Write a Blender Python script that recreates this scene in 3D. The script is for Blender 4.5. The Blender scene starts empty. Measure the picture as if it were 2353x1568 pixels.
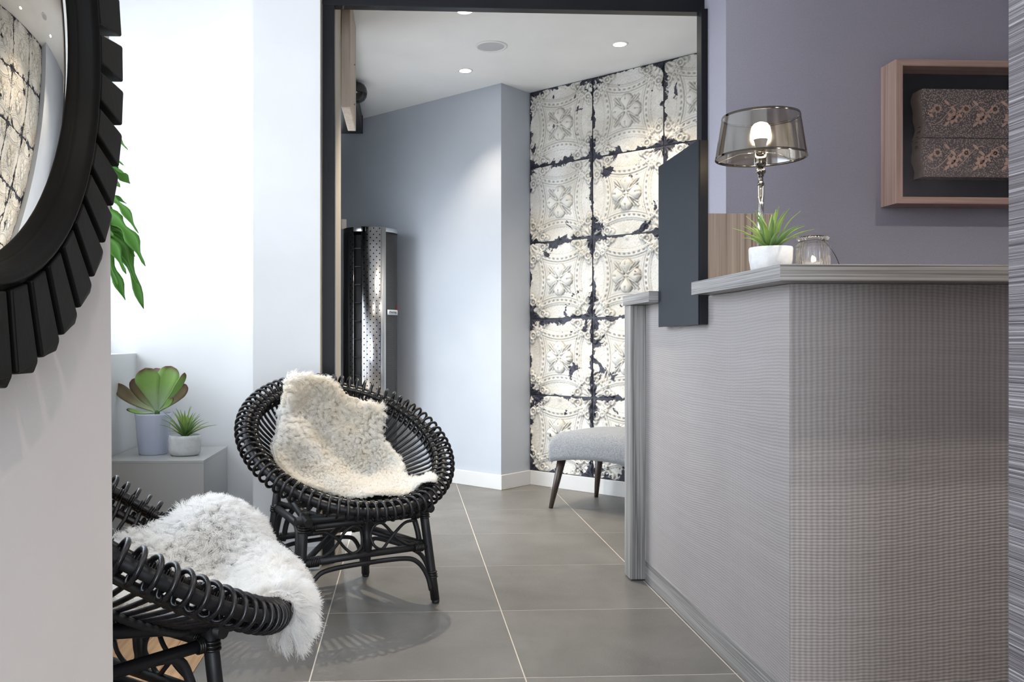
import bpy, bmesh, math, random
import numpy as np
from mathutils import Vector, Matrix
from mathutils.bvhtree import BVHTree
from mathutils.kdtree import KDTree

sc = bpy.context.scene
COL = sc.collection
R_ = math.radians
rnd = random.Random(7)

# ------------------------------------------------------------------ camera
F_PX, CX, CY, EYE, YAW = 1980.0, 1027.0, 784.0, 0.94, R_(2.75)
cam_d = bpy.data.cameras.new('camera')
cam_d.sensor_fit = 'HORIZONTAL'
cam_d.sensor_width = 36.0
cam_d.lens = 36.0 * F_PX / 2353.0
cam_d.shift_x = (1176.5 - CX) / 2353.0
cam_d.clip_start = 0.02
cam = bpy.data.objects.new('camera', cam_d)
COL.objects.link(cam)
cam.location = (0, 0, EYE)
cam.rotation_euler = (R_(90), 0, -YAW)
sc.camera = cam

# ------------------------------------------------------------------ daylight
world = bpy.data.worlds.new('overcast_sky')
sc.world = world
world.use_nodes = True
bg = world.node_tree.nodes['Background']
bg.inputs[0].default_value = (0.84, 0.92, 1.0, 1)
bg.inputs[1].default_value = 6.8


def portal(name, loc, rot, sx, sy):
    d = bpy.data.lights.new(name, 'AREA')
    d.shape = 'RECTANGLE'
    d.size, d.size_y = sx, sy
    d.cycles.is_portal = True
    o = bpy.data.objects.new(name, d)
    COL.objects.link(o)
    o.location, o.rotation_euler = loc, rot


portal('window_daylight', (-1.42, 2.585, 1.70), (0, R_(-90), 0), 1.62, 2.6)
portal('rear_fill_opening', (0.22, -2.25, 1.25), (R_(90), 0, 0), 1.3, 2.5)  # unseen rear left open, added for soft frontal fill

portal('entrance_daylight', (-0.80, 4.75, 1.0), (0, R_(-90), 0), 2.0, 1.36)

# ------------------------------------------------------------------ exposure
sc.view_settings.view_transform = 'Standard'
sc.view_settings.look = 'None'
sc.view_settings.gamma = 1.0
sc.view_settings.use_curve_mapping = False
sc.view_settings.exposure = 0.65
sc.cycles.max_bounces = 10
sc.cycles.diffuse_bounces = 6
sc.cycles.transparent_max_bounces = 16
sc.cycles.sample_clamp_indirect = 6.0

# ------------------------------------------------------------------ helpers
_cy, _sy = math.cos(YAW), math.sin(YAW)


def W(px, py, D):
    """a point of the place at camera depth D seen at pixel px,py"""
    X = (px - CX) / F_PX * D
    return Vector((X * _cy + D * _sy, -X * _sy + D * _cy, EYE + (CY - py) / F_PX * D))


def ray(px, py):
    return (W(px, py, 1.0) - Vector((0, 0, EYE))).normalized()


def tag(o, label=None, cat=None, group=None, kind=None):
    if label: o['label'] = label
    if cat: o['category'] = cat
    if group: o['group'] = group
    if kind: o['kind'] = kind
    return o


def empty(name, loc=(0, 0, 0), rz=0.0):
    o = bpy.data.objects.new(name, None)
    COL.objects.link(o)
    o.location = loc
    o.rotation_euler = (0, 0, rz)
    o.empty_display_size = 0.05
    return o


def link(name, me, mat=None, parent=None, loc=None, rot=None):
    o = bpy.data.objects.new(name, me)
    COL.objects.link(o)
    if mat is not None and not me.materials:
        me.materials.append(mat)
    if parent is not None:
        o.parent = parent
    if loc is not None: o.location = loc
    if rot is not None: o.rotation_euler = rot
    return o


class MB:
    """collects faces, builds ONE mesh"""

    def __init__(self):
        self.v, self.f, self.s = [], [], []

    def add(self, verts, faces, smooth=False):
        b = len(self.v)
        self.v += [tuple(p) for p in verts]
        self.f += [tuple(i + b for i in q) for q in faces]
        self.s += [smooth] * len(faces)
        return self

    def box(self, lo, hi):
        x0, y0, z0 = lo
        x1, y1, z1 = hi
        return self.add([(x0, y0, z0), (x1, y0, z0), (x1, y1, z0), (x0, y1, z0), (x0, y0, z1), (x1, y0, z1), (x1, y1, z1), (x0, y1, z1)],
                        [(0, 3, 2, 1), (4, 5, 6, 7), (0, 1, 5, 4), (1, 2, 6, 5), (2, 3, 7, 6), (3, 0, 4, 7)])

    def prism(self, poly, z0, z1):
        n = len(poly)
        a = sum(poly[i][0] * poly[(i + 1) % n][1] - poly[(i + 1) % n][0] * poly[i][1] for i in range(n))
        if a < 0: poly = poly[::-1]
        v = [(x, y, z0) for x, y in poly] + [(x, y, z1) for x, y in poly]
        fs = [tuple(range(n))[::-1], tuple(range(n, 2 * n))]
        fs += [(i, (i + 1) % n, n + (i + 1) % n, n + i) for i in range(n)]
        return self.add(v, fs)

    def tube(self, path, r, sides=8, closed=False, caps=True):
        P = [Vector(p) for p in path]
        n = len(P)
        rr = r if isinstance(r, (list, tuple)) else [r] * n
        up = None
        rings = []
        for i in range(n):
            if closed:
                t = P[(i + 1) % n] - P[i - 1]
            else:
                t = P[min(i + 1, n - 1)] - P[max(i - 1, 0)]
            t.normalize()
            if up is None:
                up = Vector((0, 0, 1)) if abs(t.z) < 0.9 else Vector((1, 0, 0))
            u = up - t * up.dot(t)
            if u.length < 1e-6:
                u = t.orthogonal()
            u.normalize()
            up = u
            w = t.cross(u)
            rings.append([P[i] + (u * math.cos(a) + w * math.sin(a)) * rr[i] for a in [2 * math.pi * k / sides for k in range(sides)]])
        v = [p for rg in rings for p in rg]
        fs = []
        m = n if closed else n - 1
        for i in range(m):
            j = (i + 1) % n
            for k in range(sides):
                k2 = (k + 1) % sides
                fs.append((i * sides + k, i * sides + k2, j * sides + k2, j * sides + k))
        self.add(v, fs, True)
        if caps and not closed:
            b = len(self.v) - n * sides
            self.f.append(tuple(b + k for k in range(sides))[::-1]); self.s.append(False)
            self.f.append(tuple(b + (n - 1) * sides + k for k in range(sides))); self.s.append(False)
        return self

    def lathe(self, prof, seg=48, cap=False, center=(0, 0, 0), a0=0.0, a1=2 * math.pi, rib=0.0, nrib=0):
        full = abs(a1 - a0 - 2 * math.pi) < 1e-6
        m = seg if full else seg + 1
        v = []
        for (r, z) in prof:
            for k in range(m):
                a = a0 + (a1 - a0) * k / seg
                q = r * (1 + rib * math.cos(nrib * a)) if rib else r
                v.append((center[0] + q * math.cos(a), center[1] + q * math.sin(a), center[2] + z))
        fs = []
        for i in range(len(prof) - 1):
            for k in range(seg):
                k2 = (k + 1) % m
                fs.append((i * m + k, i * m + k2, (i + 1) * m + k2, (i + 1) * m + k))
        return self.add(v, fs, True)

    def mesh(self, name):
        me = bpy.data.meshes.new(name)
        me.from_pydata(self.v, [], self.f)
        me.polygons.foreach_set('use_smooth', self.s)
        me.update()
        return me

    def build(self, name, mat=None, parent=None, bevel=0.0, loc=None, rot=None, auto=None):
        me = self.mesh(name)
        if bevel:
            bm = bmesh.new()
            bm.from_mesh(me)
            bmesh.ops.recalc_face_normals(bm, faces=bm.faces)
            bmesh.ops.bevel(bm, geom=bm.edges[:], offset=bevel, segments=2, affect='EDGES', profile=0.5)
            bm.to_mesh(me)
            bm.free()
        return link(name, me, mat, parent, loc, rot)


def catmull(pts, n=8, closed=False):
    P = [Vector(p) for p in pts]
    out = []
    m = len(P)
    for i in range(m if closed else m - 1):
        p0 = P[i - 1] if (closed or i > 0) else P[0] * 2 - P[1]
        p1, p2 = P[i], P[(i + 1) % m]
        p3 = P[(i + 2) % m] if (closed or i + 2 < m) else P[-1] * 2 - P[-2]
        for k in range(n):
            t = k / n
            out.append(0.5 * ((2 * p1) + (p2 - p0) * t + (2 * p0 - 5 * p1 + 4 * p2 - p3) * t * t + (3 * p1 - p0 - 3 * p2 + p3) * t ** 3))
    if not closed: out.append(P[-1])
    return out


def copy_tree(o, parent=None):
    c = o.copy()
    COL.objects.link(c)
    if parent is not None:
        c.parent = parent
        c.matrix_parent_inverse = o.matrix_parent_inverse.copy()
    for ch in o.children:
        copy_tree(ch, c)
    return c


# ------------------------------------------------------------------ materials
class Mat:
    def __init__(self, name, color=(0.8, 0.8, 0.8), rough=0.5, metal=0.0, spec=0.5, **kw):
        self.m = bpy.data.materials.new(name)
        self.m.use_nodes = True
        self.nt = self.m.node_tree
        self.p = self.nt.nodes['Principled BSDF']
        self.out = self.nt.nodes['Material Output']
        self.p.inputs['Base Color'].default_value = (*color, 1)
        self.p.inputs['Roughness'].default_value = rough
        self.p.inputs['Metallic'].default_value = metal
        self.p.inputs['Specular IOR Level'].default_value = spec
        for k, v in kw.items():
            self.p.inputs[k.replace('_', ' ')].default_value = v
        self._tc = None

    def n(self, t, **kw):
        nd = self.nt.nodes.new(t)
        for k, v in kw.items():
            if isinstance(v, tuple) and False: pass
            if hasattr(nd, k): setattr(nd, k, v)
            else: nd.inputs[k.replace('_', ' ')].default_value = v
        return nd

    def l(self, a, b):
        self.nt.links.new(a, b)

    def tc(self, kind='Object', scale=(1, 1, 1), rot=(0, 0, 0), jitter=False):
        if self._tc is None: self._tc = self.n('ShaderNodeTexCoord')
        mp = self.n('ShaderNodeMapping')
        mp.inputs['Scale'].default_value = scale
        mp.inputs['Rotation'].default_value = rot
        src = self._tc.outputs[kind]
        if jitter:
            oi = self.n('ShaderNodeObjectInfo')
            mul = self.n('ShaderNodeMath', operation='MULTIPLY')
            mul.inputs[1].default_value = 37.0
            self.l(oi.outputs['Random'], mul.inputs[0])
            ad = self.n('ShaderNodeVectorMath', operation='ADD')
            self.l(src, ad.inputs[0])
            self.l(mul.outputs[0], ad.inputs[1])
            src = ad.outputs[0]
        self.l(src, mp.inputs['Vector'])
        return mp.outputs[0]

    def noise(self, vec, scale=5, detail=4, rough=0.55, dist=0.0):
        nd = self.n('ShaderNodeTexNoise')
        nd.inputs['Scale'].default_value = scale
        nd.inputs['Detail'].default_value = detail
        nd.inputs['Roughness'].default_value = rough
        nd.inputs['Distortion'].default_value = dist
        self.l(vec, nd.inputs['Vector'])
        return nd.outputs[0]

    def wave(self, vec, scale, dist=0.0, det=2, dscale=1.0, direction='X'):
        nd = self.n('ShaderNodeTexWave')
        nd.bands_direction = direction
        nd.inputs['Scale'].default_value = scale
        nd.inputs['Distortion'].default_value = dist
        nd.inputs['Detail'].default_value = det
        nd.inputs['Detail Scale'].default_value = dscale
        self.l(vec, nd.inputs['Vector'])
        return nd.outputs['Fac']

    def ramp(self, fac, stops):
        nd = self.n('ShaderNodeValToRGB')
        els = nd.color_ramp.elements
        while len(els) < len(stops): els.new(0.5)
        for e, (p, c) in zip(els, stops):
            e.position = p
            e.color = (*c, 1) if len(c) == 3 else c
        self.l(fac, nd.inputs[0])
        return nd.outputs[0]

    def math(self, op, a, b):
        nd = self.n('ShaderNodeMath', operation=op)
        for i, x in enumerate((a, b)):
            if isinstance(x, (int, float)): nd.inputs[i].default_value = x
            else: self.l(x, nd.inputs[i])
        return nd.outputs[0]

    def mix(self, fac, a, b, blend='MIX'):
        nd = self.n('ShaderNodeMix', data_type='RGBA', blend_type=blend)
        for s, x in ((nd.inputs[0], fac), (nd.inputs[6], a), (nd.inputs[7], b)):
            if isinstance(x, (int, float)): s.default_value = x
            elif isinstance(x, tuple): s.default_value = (*x, 1) if len(x) == 3 else x
            else: self.l(x, s)
        return nd.outputs[2]

    def color(self, c):
        self.l(c, self.p.inputs['Base Color'])
        return self

    def rough(self, c):
        self.l(c, self.p.inputs['Roughness'])
        return self

    def bump(self, h, strength=0.3, dist=0.01):
        b = self.n('ShaderNodeBump')
        b.inputs['Strength'].default_value = strength
        b.inputs['Distance'].default_value = dist
        self.l(h, b.inputs['Height'])
        self.l(b.outputs[0], self.p.inputs['Normal'])
        return self


def paint_s(*a, **k):
    return paint(*a, spec=0.12, **k)


def paint(name, c, rough=0.6, grain=300, amt=0.04, bump=0.08, spec=0.3):
    M = Mat(name, c, rough, spec=spec)
    v = M.tc()
    n1 = M.noise(v, 2.0, 3)
    lo = tuple(x * (1 - amt) for x in c)
    hi = tuple(min(1, x * (1 + amt)) for x in c)
    M.color(M.ramp(n1, [(0.3, lo), (0.7, hi)]))
    M.bump(M.noise(v, grain, 2), bump, 0.002)
    return M.m


M = {}
M['white'] = paint('white_wall_paint', (0.70, 0.70, 0.70))
M['warm_white'] = paint('warm_white_paint', (0.84, 0.81, 0.79))
M['ceiling'] = paint('ceiling_paint', (0.84, 0.84, 0.84))
M['blue_grey'] = paint('blue_grey_wall_paint', (0.42, 0.45, 0.50))
M['base_white'] = paint('baseboard_paint', (0.58, 0.58, 0.58), 0.35)
M['sill'] = paint('sill_paint', (0.66, 0.67, 0.66), 0.4)
M['plinth'] = paint('grey_lacquer', (0.42, 0.415, 0.40), 0.22, amt=0.01, bump=0.0)
M['tan'] = paint('tan_jamb_paint', (0.44, 0.395, 0.335), 0.5)
M['black_metal'] = paint('black_steel_frame', (0.010, 0.011, 0.014), 0.35, amt=0.2, bump=0.02, spec=0.2)
M['black_box'] = paint('black_header_plastic', (0.012, 0.013, 0.014), 0.45)
M['charcoal'] = paint('charcoal_wall_paint', (0.05, 0.052, 0.055), 0.6)
M['pavement'] = paint('pavement', (0.5, 0.5, 0.5), 0.8)


def wallpaper():
    m = Mat('purple_grey_wallpaper', (0.2, 0.2, 0.23), 0.55, spec=0.35)
    v = m.tc()
    n1 = m.noise(v, 260, 3)
    n2 = m.noise(v, 1.3, 2)
    c = m.ramp(n1, [(0.3, (0.315, 0.312, 0.375)), (0.7, (0.38, 0.374, 0.44))])
    m.color(m.mix(m.math('MULTIPLY', n2, 0.25), c, (0.335, 0.322, 0.36)))
    m.bump(n1, 0.35, 0.002)
    return m.m


M['wallpaper'] = wallpaper()


def strip_mat():
    m = Mat('combed_veneer', (0.3, 0.28, 0.3), 0.42)
    v = m.tc(scale=(1.0, 0.8, 260))
    w = m.tc(scale=(1.0, 2.0, 900))
    n1 = m.noise(v, 1.0, 3, 0.6, 0.3)
    n2 = m.noise(w, 1.0, 2, 0.5, 0.2)
    f = m.math('ADD', m.math('MULTIPLY', n1, 0.62), m.math('MULTIPLY', n2, 0.38))
    m.color(m.ramp(f, [(0.36, (0.06, 0.05, 0.06)), (0.45, (0.15, 0.135, 0.15)), (0.53, (0.25, 0.23, 0.25)), (0.60, (0.48, 0.46, 0.49)), (0.66, (0.66, 0.64, 0.67))]))
    m.bump(f, 0.7, 0.01)
    return m.m


M['strip'] = strip_mat()


def desk_mat(name, uaxis, dark):
    # combed laminate: fine wavy horizontal ridges crossed by vertical ribs
    m = Mat(name, (0.3, 0.28, 0.27), 0.5, spec=0.3)
    v = m.tc()
    wob = m.noise(m.tc(scale=(1, 1, 1)), 1.1, 1)
    sep = m.n('ShaderNodeSeparateXYZ')
    m.l(v, sep.inputs[0])
    u = sep.outputs[uaxis]
    z = m.math('ADD', sep.outputs[2], m.math('MULTIPLY', m.math('SUBTRACT', wob, 0.5), 0.16))
    z = m.math('ADD', z, m.math('MULTIPLY', m.noise(m.tc(scale=(40, 40, 10)), 1.0, 1), 0.0035))
    hz = m.math('SINE', m.math('MULTIPLY', z, 2 * math.pi / 0.0078), 0)
    hz = m.math('ADD', m.math('MULTIPLY', hz, 0.5), 0.5)
    u2 = m.math('ADD', u, m.math('MULTIPLY', m.noise(m.tc(scale=(3, 3, 8)), 1.0, 2), 0.006))
    vt = m.math('SINE', m.math('MULTIPLY', u2, 2 * math.pi / (0.0145 if dark else 0.0065)), 0)
    vt = m.math('ADD', m.math('MULTIPLY', vt, 0.5), 0.5)
    streak = m.noise(m.tc(scale=(1.2, 1.2, 90)), 1.0, 3)
    tone = m.noise(m.tc(scale=(3, 3, 3)), 1.0, 3)
    f = m.math('ADD', m.math('MULTIPLY', hz, 0.16), m.math('MULTIPLY', vt, 0.30 if dark else 0.12))
    f = m.math('ADD', f, m.math('MULTIPLY', streak, 0.26))
    f = m.math('ADD', f, m.math('MULTIPLY', tone, 0.24))
    c = m.ramp(f, [(0.22, (0.265, 0.243, 0.238)), (0.5, (0.34, 0.316, 0.31)), (0.8, (0.415, 0.388, 0.386))])
    m.color(c)
    m.bump(m.math('ADD', m.math('MULTIPLY', hz, 0.7), m.math('MULTIPLY', vt, 0.6 if dark else 0.3)), 0.3, 0.002)
    return m.m


M['desk_side'] = desk_mat('combed_laminate_side', 1, False)
M['desk_front'] = desk_mat('combed_laminate_front', 0, True)


def grain_mat(name, axis, stops, fine=220, soft=1.6, rough=0.4):
    m = Mat(name, stops[1][1], rough)
    s = [fine, fine, fine]
    s[axis] = soft
    s2 = [fine * 0.22] * 3
    s2[axis] = soft * 0.5
    n1 = m.noise(m.tc(scale=tuple(s)), 1.0, 3, 0.6, 0.15)
    n2 = m.noise(m.tc(scale=tuple(s2)), 1.0, 3, 0.6, 0.5)
    f = m.math('ADD', m.math('MULTIPLY', n1, 0.55), m.math('MULTIPLY', n2, 0.45))
    m.color(m.ramp(f, stops))
    m.bump(f, 0.15, 0.002)
    return m.m


GREY_WOOD = [(0.39, (0.085, 0.08, 0.078)), (0.46, (0.185, 0.177, 0.172)), (0.53, (0.27, 0.26, 0.252)), (0.61, (0.35, 0.34, 0.33))]
M['wood_x'] = grain_mat('grey_wood_grain_along', 0, GREY_WOOD, 270)
M['wood_y'] = grain_mat('grey_wood_grain_deep', 1, GREY_WOOD, 270)
M['wood_z'] = grain_mat('grey_wood_grain_upright', 2, GREY_WOOD, 170)
M['splash'] = grain_mat('brown_wood_upright', 2, [(0.36, (0.13, 0.10, 0.085)), (0.47, (0.26, 0.215, 0.185)), (0.56, (0.34, 0.285, 0.25)), (0.68, (0.40, 0.345, 0.31))], 170)
M['frame_wood'] = grain_mat('pine_frame_upright', 2, [(0.35, (0.26, 0.155, 0.12)), (0.5, (0.40, 0.265, 0.215)), (0.65, (0.50, 0.36, 0.30))], 120, 2)
M['frame_wood_x'] = grain_mat('pine_frame_along', 0, [(0.35, (0.26, 0.155, 0.12)), (0.5, (0.40, 0.265, 0.215)), (0.65, (0.50, 0.36, 0.30))], 120, 2)
M['plank'] = grain_mat('oak_plank', 1, [(0.33, (0.30, 0.16, 0.07)), (0.5, (0.50, 0.30, 0.15)), (0.68, (0.60, 0.40, 0.22))], 60, 2, 0.45)
M['board'] = grain_mat('raw_board', 2, [(0.33, (0.28, 0.22, 0.17)), (0.5, (0.40, 0.33, 0.27)), (0.68, (0.47, 0.40, 0.33))], 60, 2, 0.6)
M['dark_leg'] = grain_mat('dark_walnut_leg', 2, [(0.33, (0.02, 0.014, 0.011)), (0.5, (0.045, 0.03, 0.025)), (0.68, (0.08, 0.055, 0.045))], 130, 3, 0.35)


def tile_mat():
    m = Mat('grey_porcelain_tile', (0.2, 0.19, 0.18), 0.38, spec=0.4)
    v = m.tc(jitter=True)
    n1 = m.noise(v, 130, 4, 0.65)
    n2 = m.noise(v, 3.2, 4, 0.6, 0.4)
    f = m.math('ADD', m.math('MULTIPLY', n1, 0.4), m.math('MULTIPLY', n2, 0.6))
    m.color(m.ramp(f, [(0.32, (0.115, 0.108, 0.098)), (0.5, (0.15, 0.142, 0.131)), (0.68, (0.195, 0.186, 0.173))]))
    m.rough(m.ramp(n1, [(0.3, (0.34,) * 3), (0.7, (0.5,) * 3)]))
    m.bump(m.math('ADD', n1, m.math('MULTIPLY', n2, 0.6)), 0.16, 0.004)
    return m.m


M['tile'] = tile_mat()
M['grout'] = Mat('pale_grout', (0.55, 0.50, 0.44), 0.8).m


def rattan_mat():
    m = Mat('black_lacquered_rattan', (0.008, 0.008, 0.010), 0.3)
    v = m.tc()
    n = m.noise(v, 40, 3)
    m.color(m.ramp(n, [(0.35, (0.005, 0.005, 0.007)), (0.7, (0.014, 0.013, 0.014))]))
    m.rough(m.ramp(n, [(0.3, (0.24,) * 3), (0.7, (0.42,) * 3)]))
    m.bump(m.noise(m.tc(scale=(90, 90, 90)), 1.0, 2), 0.12, 0.002)
    return m.m


M['rattan'] = rattan_mat()
M['rattan_matt'] = Mat('black_stained_cane', (0.010, 0.010, 0.012), 0.5).m
M['binding'] = Mat('black_cane_binding', (0.010, 0.009, 0.008), 0.33).m


def fleece_mat(name, a, b, hair):
    m = Mat(name, a, 0.75, spec=0.15)
    v = m.tc()
    n = m.noise(v, 7, 3, 0.5, 0.4)
    c = m.ramp(n, [(0.36, a), (0.72, b)])
    m.color(c)
    if hair:
        tr = m.n('ShaderNodeBsdfTranslucent')
        m.l(c, tr.inputs[0])
        mx = m.n('ShaderNodeMixShader')
        mx.inputs[0].default_value = 0.45
        m.l(m.p.outputs[0], mx.inputs[1])
        m.l(tr.outputs[0], mx.inputs[2])
        m.l(mx.outputs[0], m.out.inputs[0])
    return m.m


M['fleece_cream'] = fleece_mat('cream_wool', (0.965, 0.955, 0.93), (0.95, 0.905, 0.82), True)
M['fleece_white'] = fleece_mat('white_wool', (0.97, 0.965, 0.955), (0.95, 0.93, 0.89), True)
M['skin_cream'] = fleece_mat('cream_hide', (0.90, 0.87, 0.80), (0.88, 0.78, 0.62), False)
M['skin_white'] = fleece_mat('white_hide', (0.93, 0.92, 0.90), (0.90, 0.87, 0.82), False)


def tin_mat():
    m = Mat('chipped_white_tin', (0.8, 0.78, 0.74), 0.5, spec=0.35)
    v = m.tc(jitter=True)
    at = m.n('ShaderNodeAttribute', attribute_name='edge')
    n1 = m.noise(v, 9.0, 6, 0.62, 0.5)
    n2 = m.noise(v, 60.0, 3, 0.6)
    n3 = m.noise(v, 3.0, 2, 0.5)
    # paint flakes off most along the joints, and here and there in the field
    f = m.math('ADD', n1, m.math('MULTIPLY', at.outputs['Fac'], 0.185))
    f = m.math('ADD', f, m.math('MULTIPLY', m.math('SUBTRACT', n2, 0.5), 0.07))
    f = m.math('ADD', f, m.math('MULTIPLY', m.math('SUBTRACT', n3, 0.5), 0.22))
    mask = m.ramp(f, [(0.638, (0, 0, 0)), (0.651, (1, 1, 1))])
    white = m.ramp(m.noise(v, 5.0, 4), [(0.35, (0.55, 0.525, 0.47)), (0.55, (0.65, 0.635, 0.60)), (0.7, (0.71, 0.70, 0.675))])
    gr = m.n('ShaderNodeAttribute', attribute_name='groove_shade')      # relief shading painted as a darker tone in the grooves
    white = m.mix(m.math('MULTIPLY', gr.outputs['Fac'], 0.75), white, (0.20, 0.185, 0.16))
    dark = m.ramp(n2, [(0.4, (0.016, 0.018, 0.030)), (0.7, (0.05, 0.05, 0.075))])
    m.color(m.mix(mask, white, dark))
    bmp = m.math('SUBTRACT', m.math('MULTIPLY', m.noise(v, 230, 2), 0.25), mask)
    m.bump(bmp, 0.4, 0.003)
    return m.m


M['tin'] = tin_mat()
M['tin_joint'] = Mat('dark_tin_backing', (0.015, 0.016, 0.022), 0.5).m


def steel_mat():
    m = Mat('perforated_polished_steel', (0.62, 0.62, 0.64), 0.16, 1.0)
    v = m.tc('UV', scale=(34, 34, 1), rot=(0, 0, R_(45)))
    vo = m.n('ShaderNodeTexVoronoi')
    vo.inputs['Scale'].default_value = 1.0
    vo.inputs['Randomness'].default_value = 0.0
    m.l(v, vo.inputs['Vector'])
    d = m.ramp(vo.outputs['Distance'], [(0.13, (1, 1, 1)), (0.17, (0, 0, 0))])
    m.color(m.mix(d, (0.62, 0.62, 0.64), (0.01, 0.01, 0.01)))
    m.rough(m.ramp(m.noise(m.tc(scale=(3, 3, 1)), 2, 3), [(0.3, (0.10,) * 3), (0.7, (0.26,) * 3)]))
    return m.m


M['steel'] = steel_mat()


def mesh_mat():
    m = Mat('black_grille_mesh', (0.03, 0.03, 0.03), 0.4, 0.6)
    v = m.tc('UV', scale=(150, 150, 1))
    vo = m.n('ShaderNodeTexVoronoi')
    vo.inputs['Scale'].default_value = 1.0
    vo.inputs['Randomness'].default_value = 0.0
    m.l(v, vo.inputs['Vector'])
    m.color(m.ramp(vo.outputs['Distance'], [(0.3, (0.004,) * 3), (0.45, (0.12,) * 3)]))
    return m.m


M['grille'] = mesh_mat()
M['steel_plain'] = Mat('steel_trim', (0.6, 0.6, 0.6), 0.3, 1.0).m
M['chrome'] = Mat('chrome', (0.62, 0.60, 0.58), 0.06, 1.0).m
M['dark_chrome'] = Mat('smoked_chrome', (0.16, 0.145, 0.13), 0.1, 1.0).m
M['badge'] = Mat('badge_white', (0.75, 0.77, 0.8), 0.3).m
M['ink'] = Mat('black_ink', (0.01, 0.01, 0.012), 0.5).m
M['red'] = Mat('badge_red', (0.45, 0.03, 0.03), 0.4).m
M['black_matte'] = Mat('black_matte', (0.012, 0.012, 0.013), 0.55).m
M['screen'] = paint('navy_black_display', (0.012, 0.016, 0.024), 0.4, amt=0.1, bump=0.0, spec=0.12)
M['mirror'] = Mat('convex_mirror_glass', (0.82, 0.76, 0.68), 0.01, 1.0).m
M['mirror_frame'] = paint_s('black_brown_mirror_frame', (0.006, 0.0055, 0.005), 0.5, grain=120, amt=0.25)
M['lavender'] = Mat('lavender_glaze', (0.56, 0.60, 0.74), 0.25).m
M['soil'] = paint('potting_soil', (0.03, 0.02, 0.015), 0.9, grain=90, bump=0.8)
M['backing'] = paint('black_felt_backing', (0.010, 0.011, 0.014), 0.8)
M['dot_lens'] = Mat('black_dome', (0.006, 0.006, 0.006), 0.12).m
M['speaker_cloth'] = paint('speaker_grille_cloth', (0.52, 0.53, 0.55), 0.6, grain=900, bump=0.4)
M['wax'] = Mat('candle_wax', (0.9, 0.85, 0.75), 0.5).m
M['wire'] = Mat('dark_wire', (0.05, 0.04, 0.03), 0.4, 0.8).m
M['bulb_neck'] = Mat('beige_bulb_neck', (0.16, 0.13, 0.09), 0.5).m
M['trim_white'] = Mat('white_enamel', (0.78, 0.78, 0.78), 0.3).m


def concrete(name, c):
    m = Mat(name, c, 0.75)
    n = m.noise(m.tc(), 40, 5, 0.65)
    m.color(m.ramp(n, [(0.3, tuple(x * 0.88 for x in c)), (0.7, tuple(min(1, x * 1.08) for x in c))]))
    m.bump(n, 0.25, 0.003)
    return m.m


M['concrete'] = concrete('pale_concrete', (0.56, 0.57, 0.56))
M['concrete_white'] = concrete('white_concrete', (0.70, 0.70, 0.70))


def leaf_mat(name, base, tip, edge=None):
    m = Mat(name, base, 0.42, spec=0.4)
    at = m.n('ShaderNodeAttribute', attribute_name='along')
    c = m.ramp(at.outputs['Fac'], [(0.05, base), (0.6, tip), (1.0, tuple(x * 0.75 for x in tip))])
    if edge:
        e = m.n('ShaderNodeAttribute', attribute_name='rim')
        c = m.mix(m.ramp(e.outputs['Fac'], [(0.40, (0, 0, 0)), (0.90, (1, 1, 1))]), c, edge)
    n = m.noise(m.tc(), 25, 3)
    c = m.mix(0.35, c, m.mix(n, (0.5, 0.5, 0.5), (1, 1, 1)), 'MULTIPLY')
    m.color(c)
    tr = m.n('ShaderNodeBsdfTranslucent')
    m.l(c, tr.inputs[0])
    mx = m.n('ShaderNodeMixShader')
    mx.inputs[0].default_value = 0.3
    m.l(m.p.outputs[0], mx.inputs[1])
    m.l(tr.outputs[0], mx.inputs[2])
    m.l(mx.outputs[0], m.out.inputs[0])
    return m.m


M['agave'] = leaf_mat('agave_leaf', (0.16, 0.30, 0.08), (0.42, 0.58, 0.16))
M['agave2'] = leaf_mat('agave_leaf_dark', (0.12, 0.25, 0.08), (0.30, 0.46, 0.16))
M['paddle'] = leaf_mat('paddle_leaf', (0.62, 0.74, 0.52), (0.36, 0.58, 0.16), (0.20, 0.06, 0.06))
M['paddle_red'] = leaf_mat('paddle_leaf_red', (0.52, 0.64, 0.34), (0.26, 0.20, 0.10), (0.20, 0.05, 0.07))
M['fern'] = leaf_mat('fern_leaf', (0.05, 0.17, 0.025), (0.11, 0.32, 0.04))


def glass_mat(name, rough=0.0, tint=(1, 1, 1), gloss=0.12):
    """thin pane: mostly see-through, mirror-like at grazing angles"""
    m = Mat(name)
    t = m.n('ShaderNodeBsdfTransparent')
    t.inputs[0].default_value = (*tint, 1)
    g = m.n('ShaderNodeBsdfGlossy')
    g.inputs['Roughness'].default_value = rough
    fr = m.n('ShaderNodeFresnel')
    fr.inputs[0].default_value = 1.45
    ge = m.n('ShaderNodeNewGeometry')
    f = m.math('MULTIPLY', fr.outputs[0], m.math('SUBTRACT', 1.0, ge.outputs['Backfacing']))
    f = m.math('ADD', f, gloss)
    mx = m.n('ShaderNodeMixShader')
    m.l(f, mx.inputs[0])
    m.l(t.outputs[0], mx.inputs[1])
    m.l(g.outputs[0], mx.inputs[2])
    m.l(mx.outputs[0], m.out.inputs[0])
    return m.m


M['pane'] = glass_mat('window_glass', gloss=0.0)
M['pane_bay'] = glass_mat('dimmed_window_glass', tint=(0.74, 0.74, 0.75), gloss=0.0)  # tint added to dim the daylight falling on the bay wall
M['pic_glass'] = glass_mat('picture_glass', gloss=0.0)
M['film'] = glass_mat('smoked_film', 0.10, (0.50, 0.44, 0.35), 0.24)
M['jar_glass'] = Mat('clear_ribbed_glass', (1, 1, 1), 0.0, Transmission_Weight=1.0, IOR=1.45).m


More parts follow.
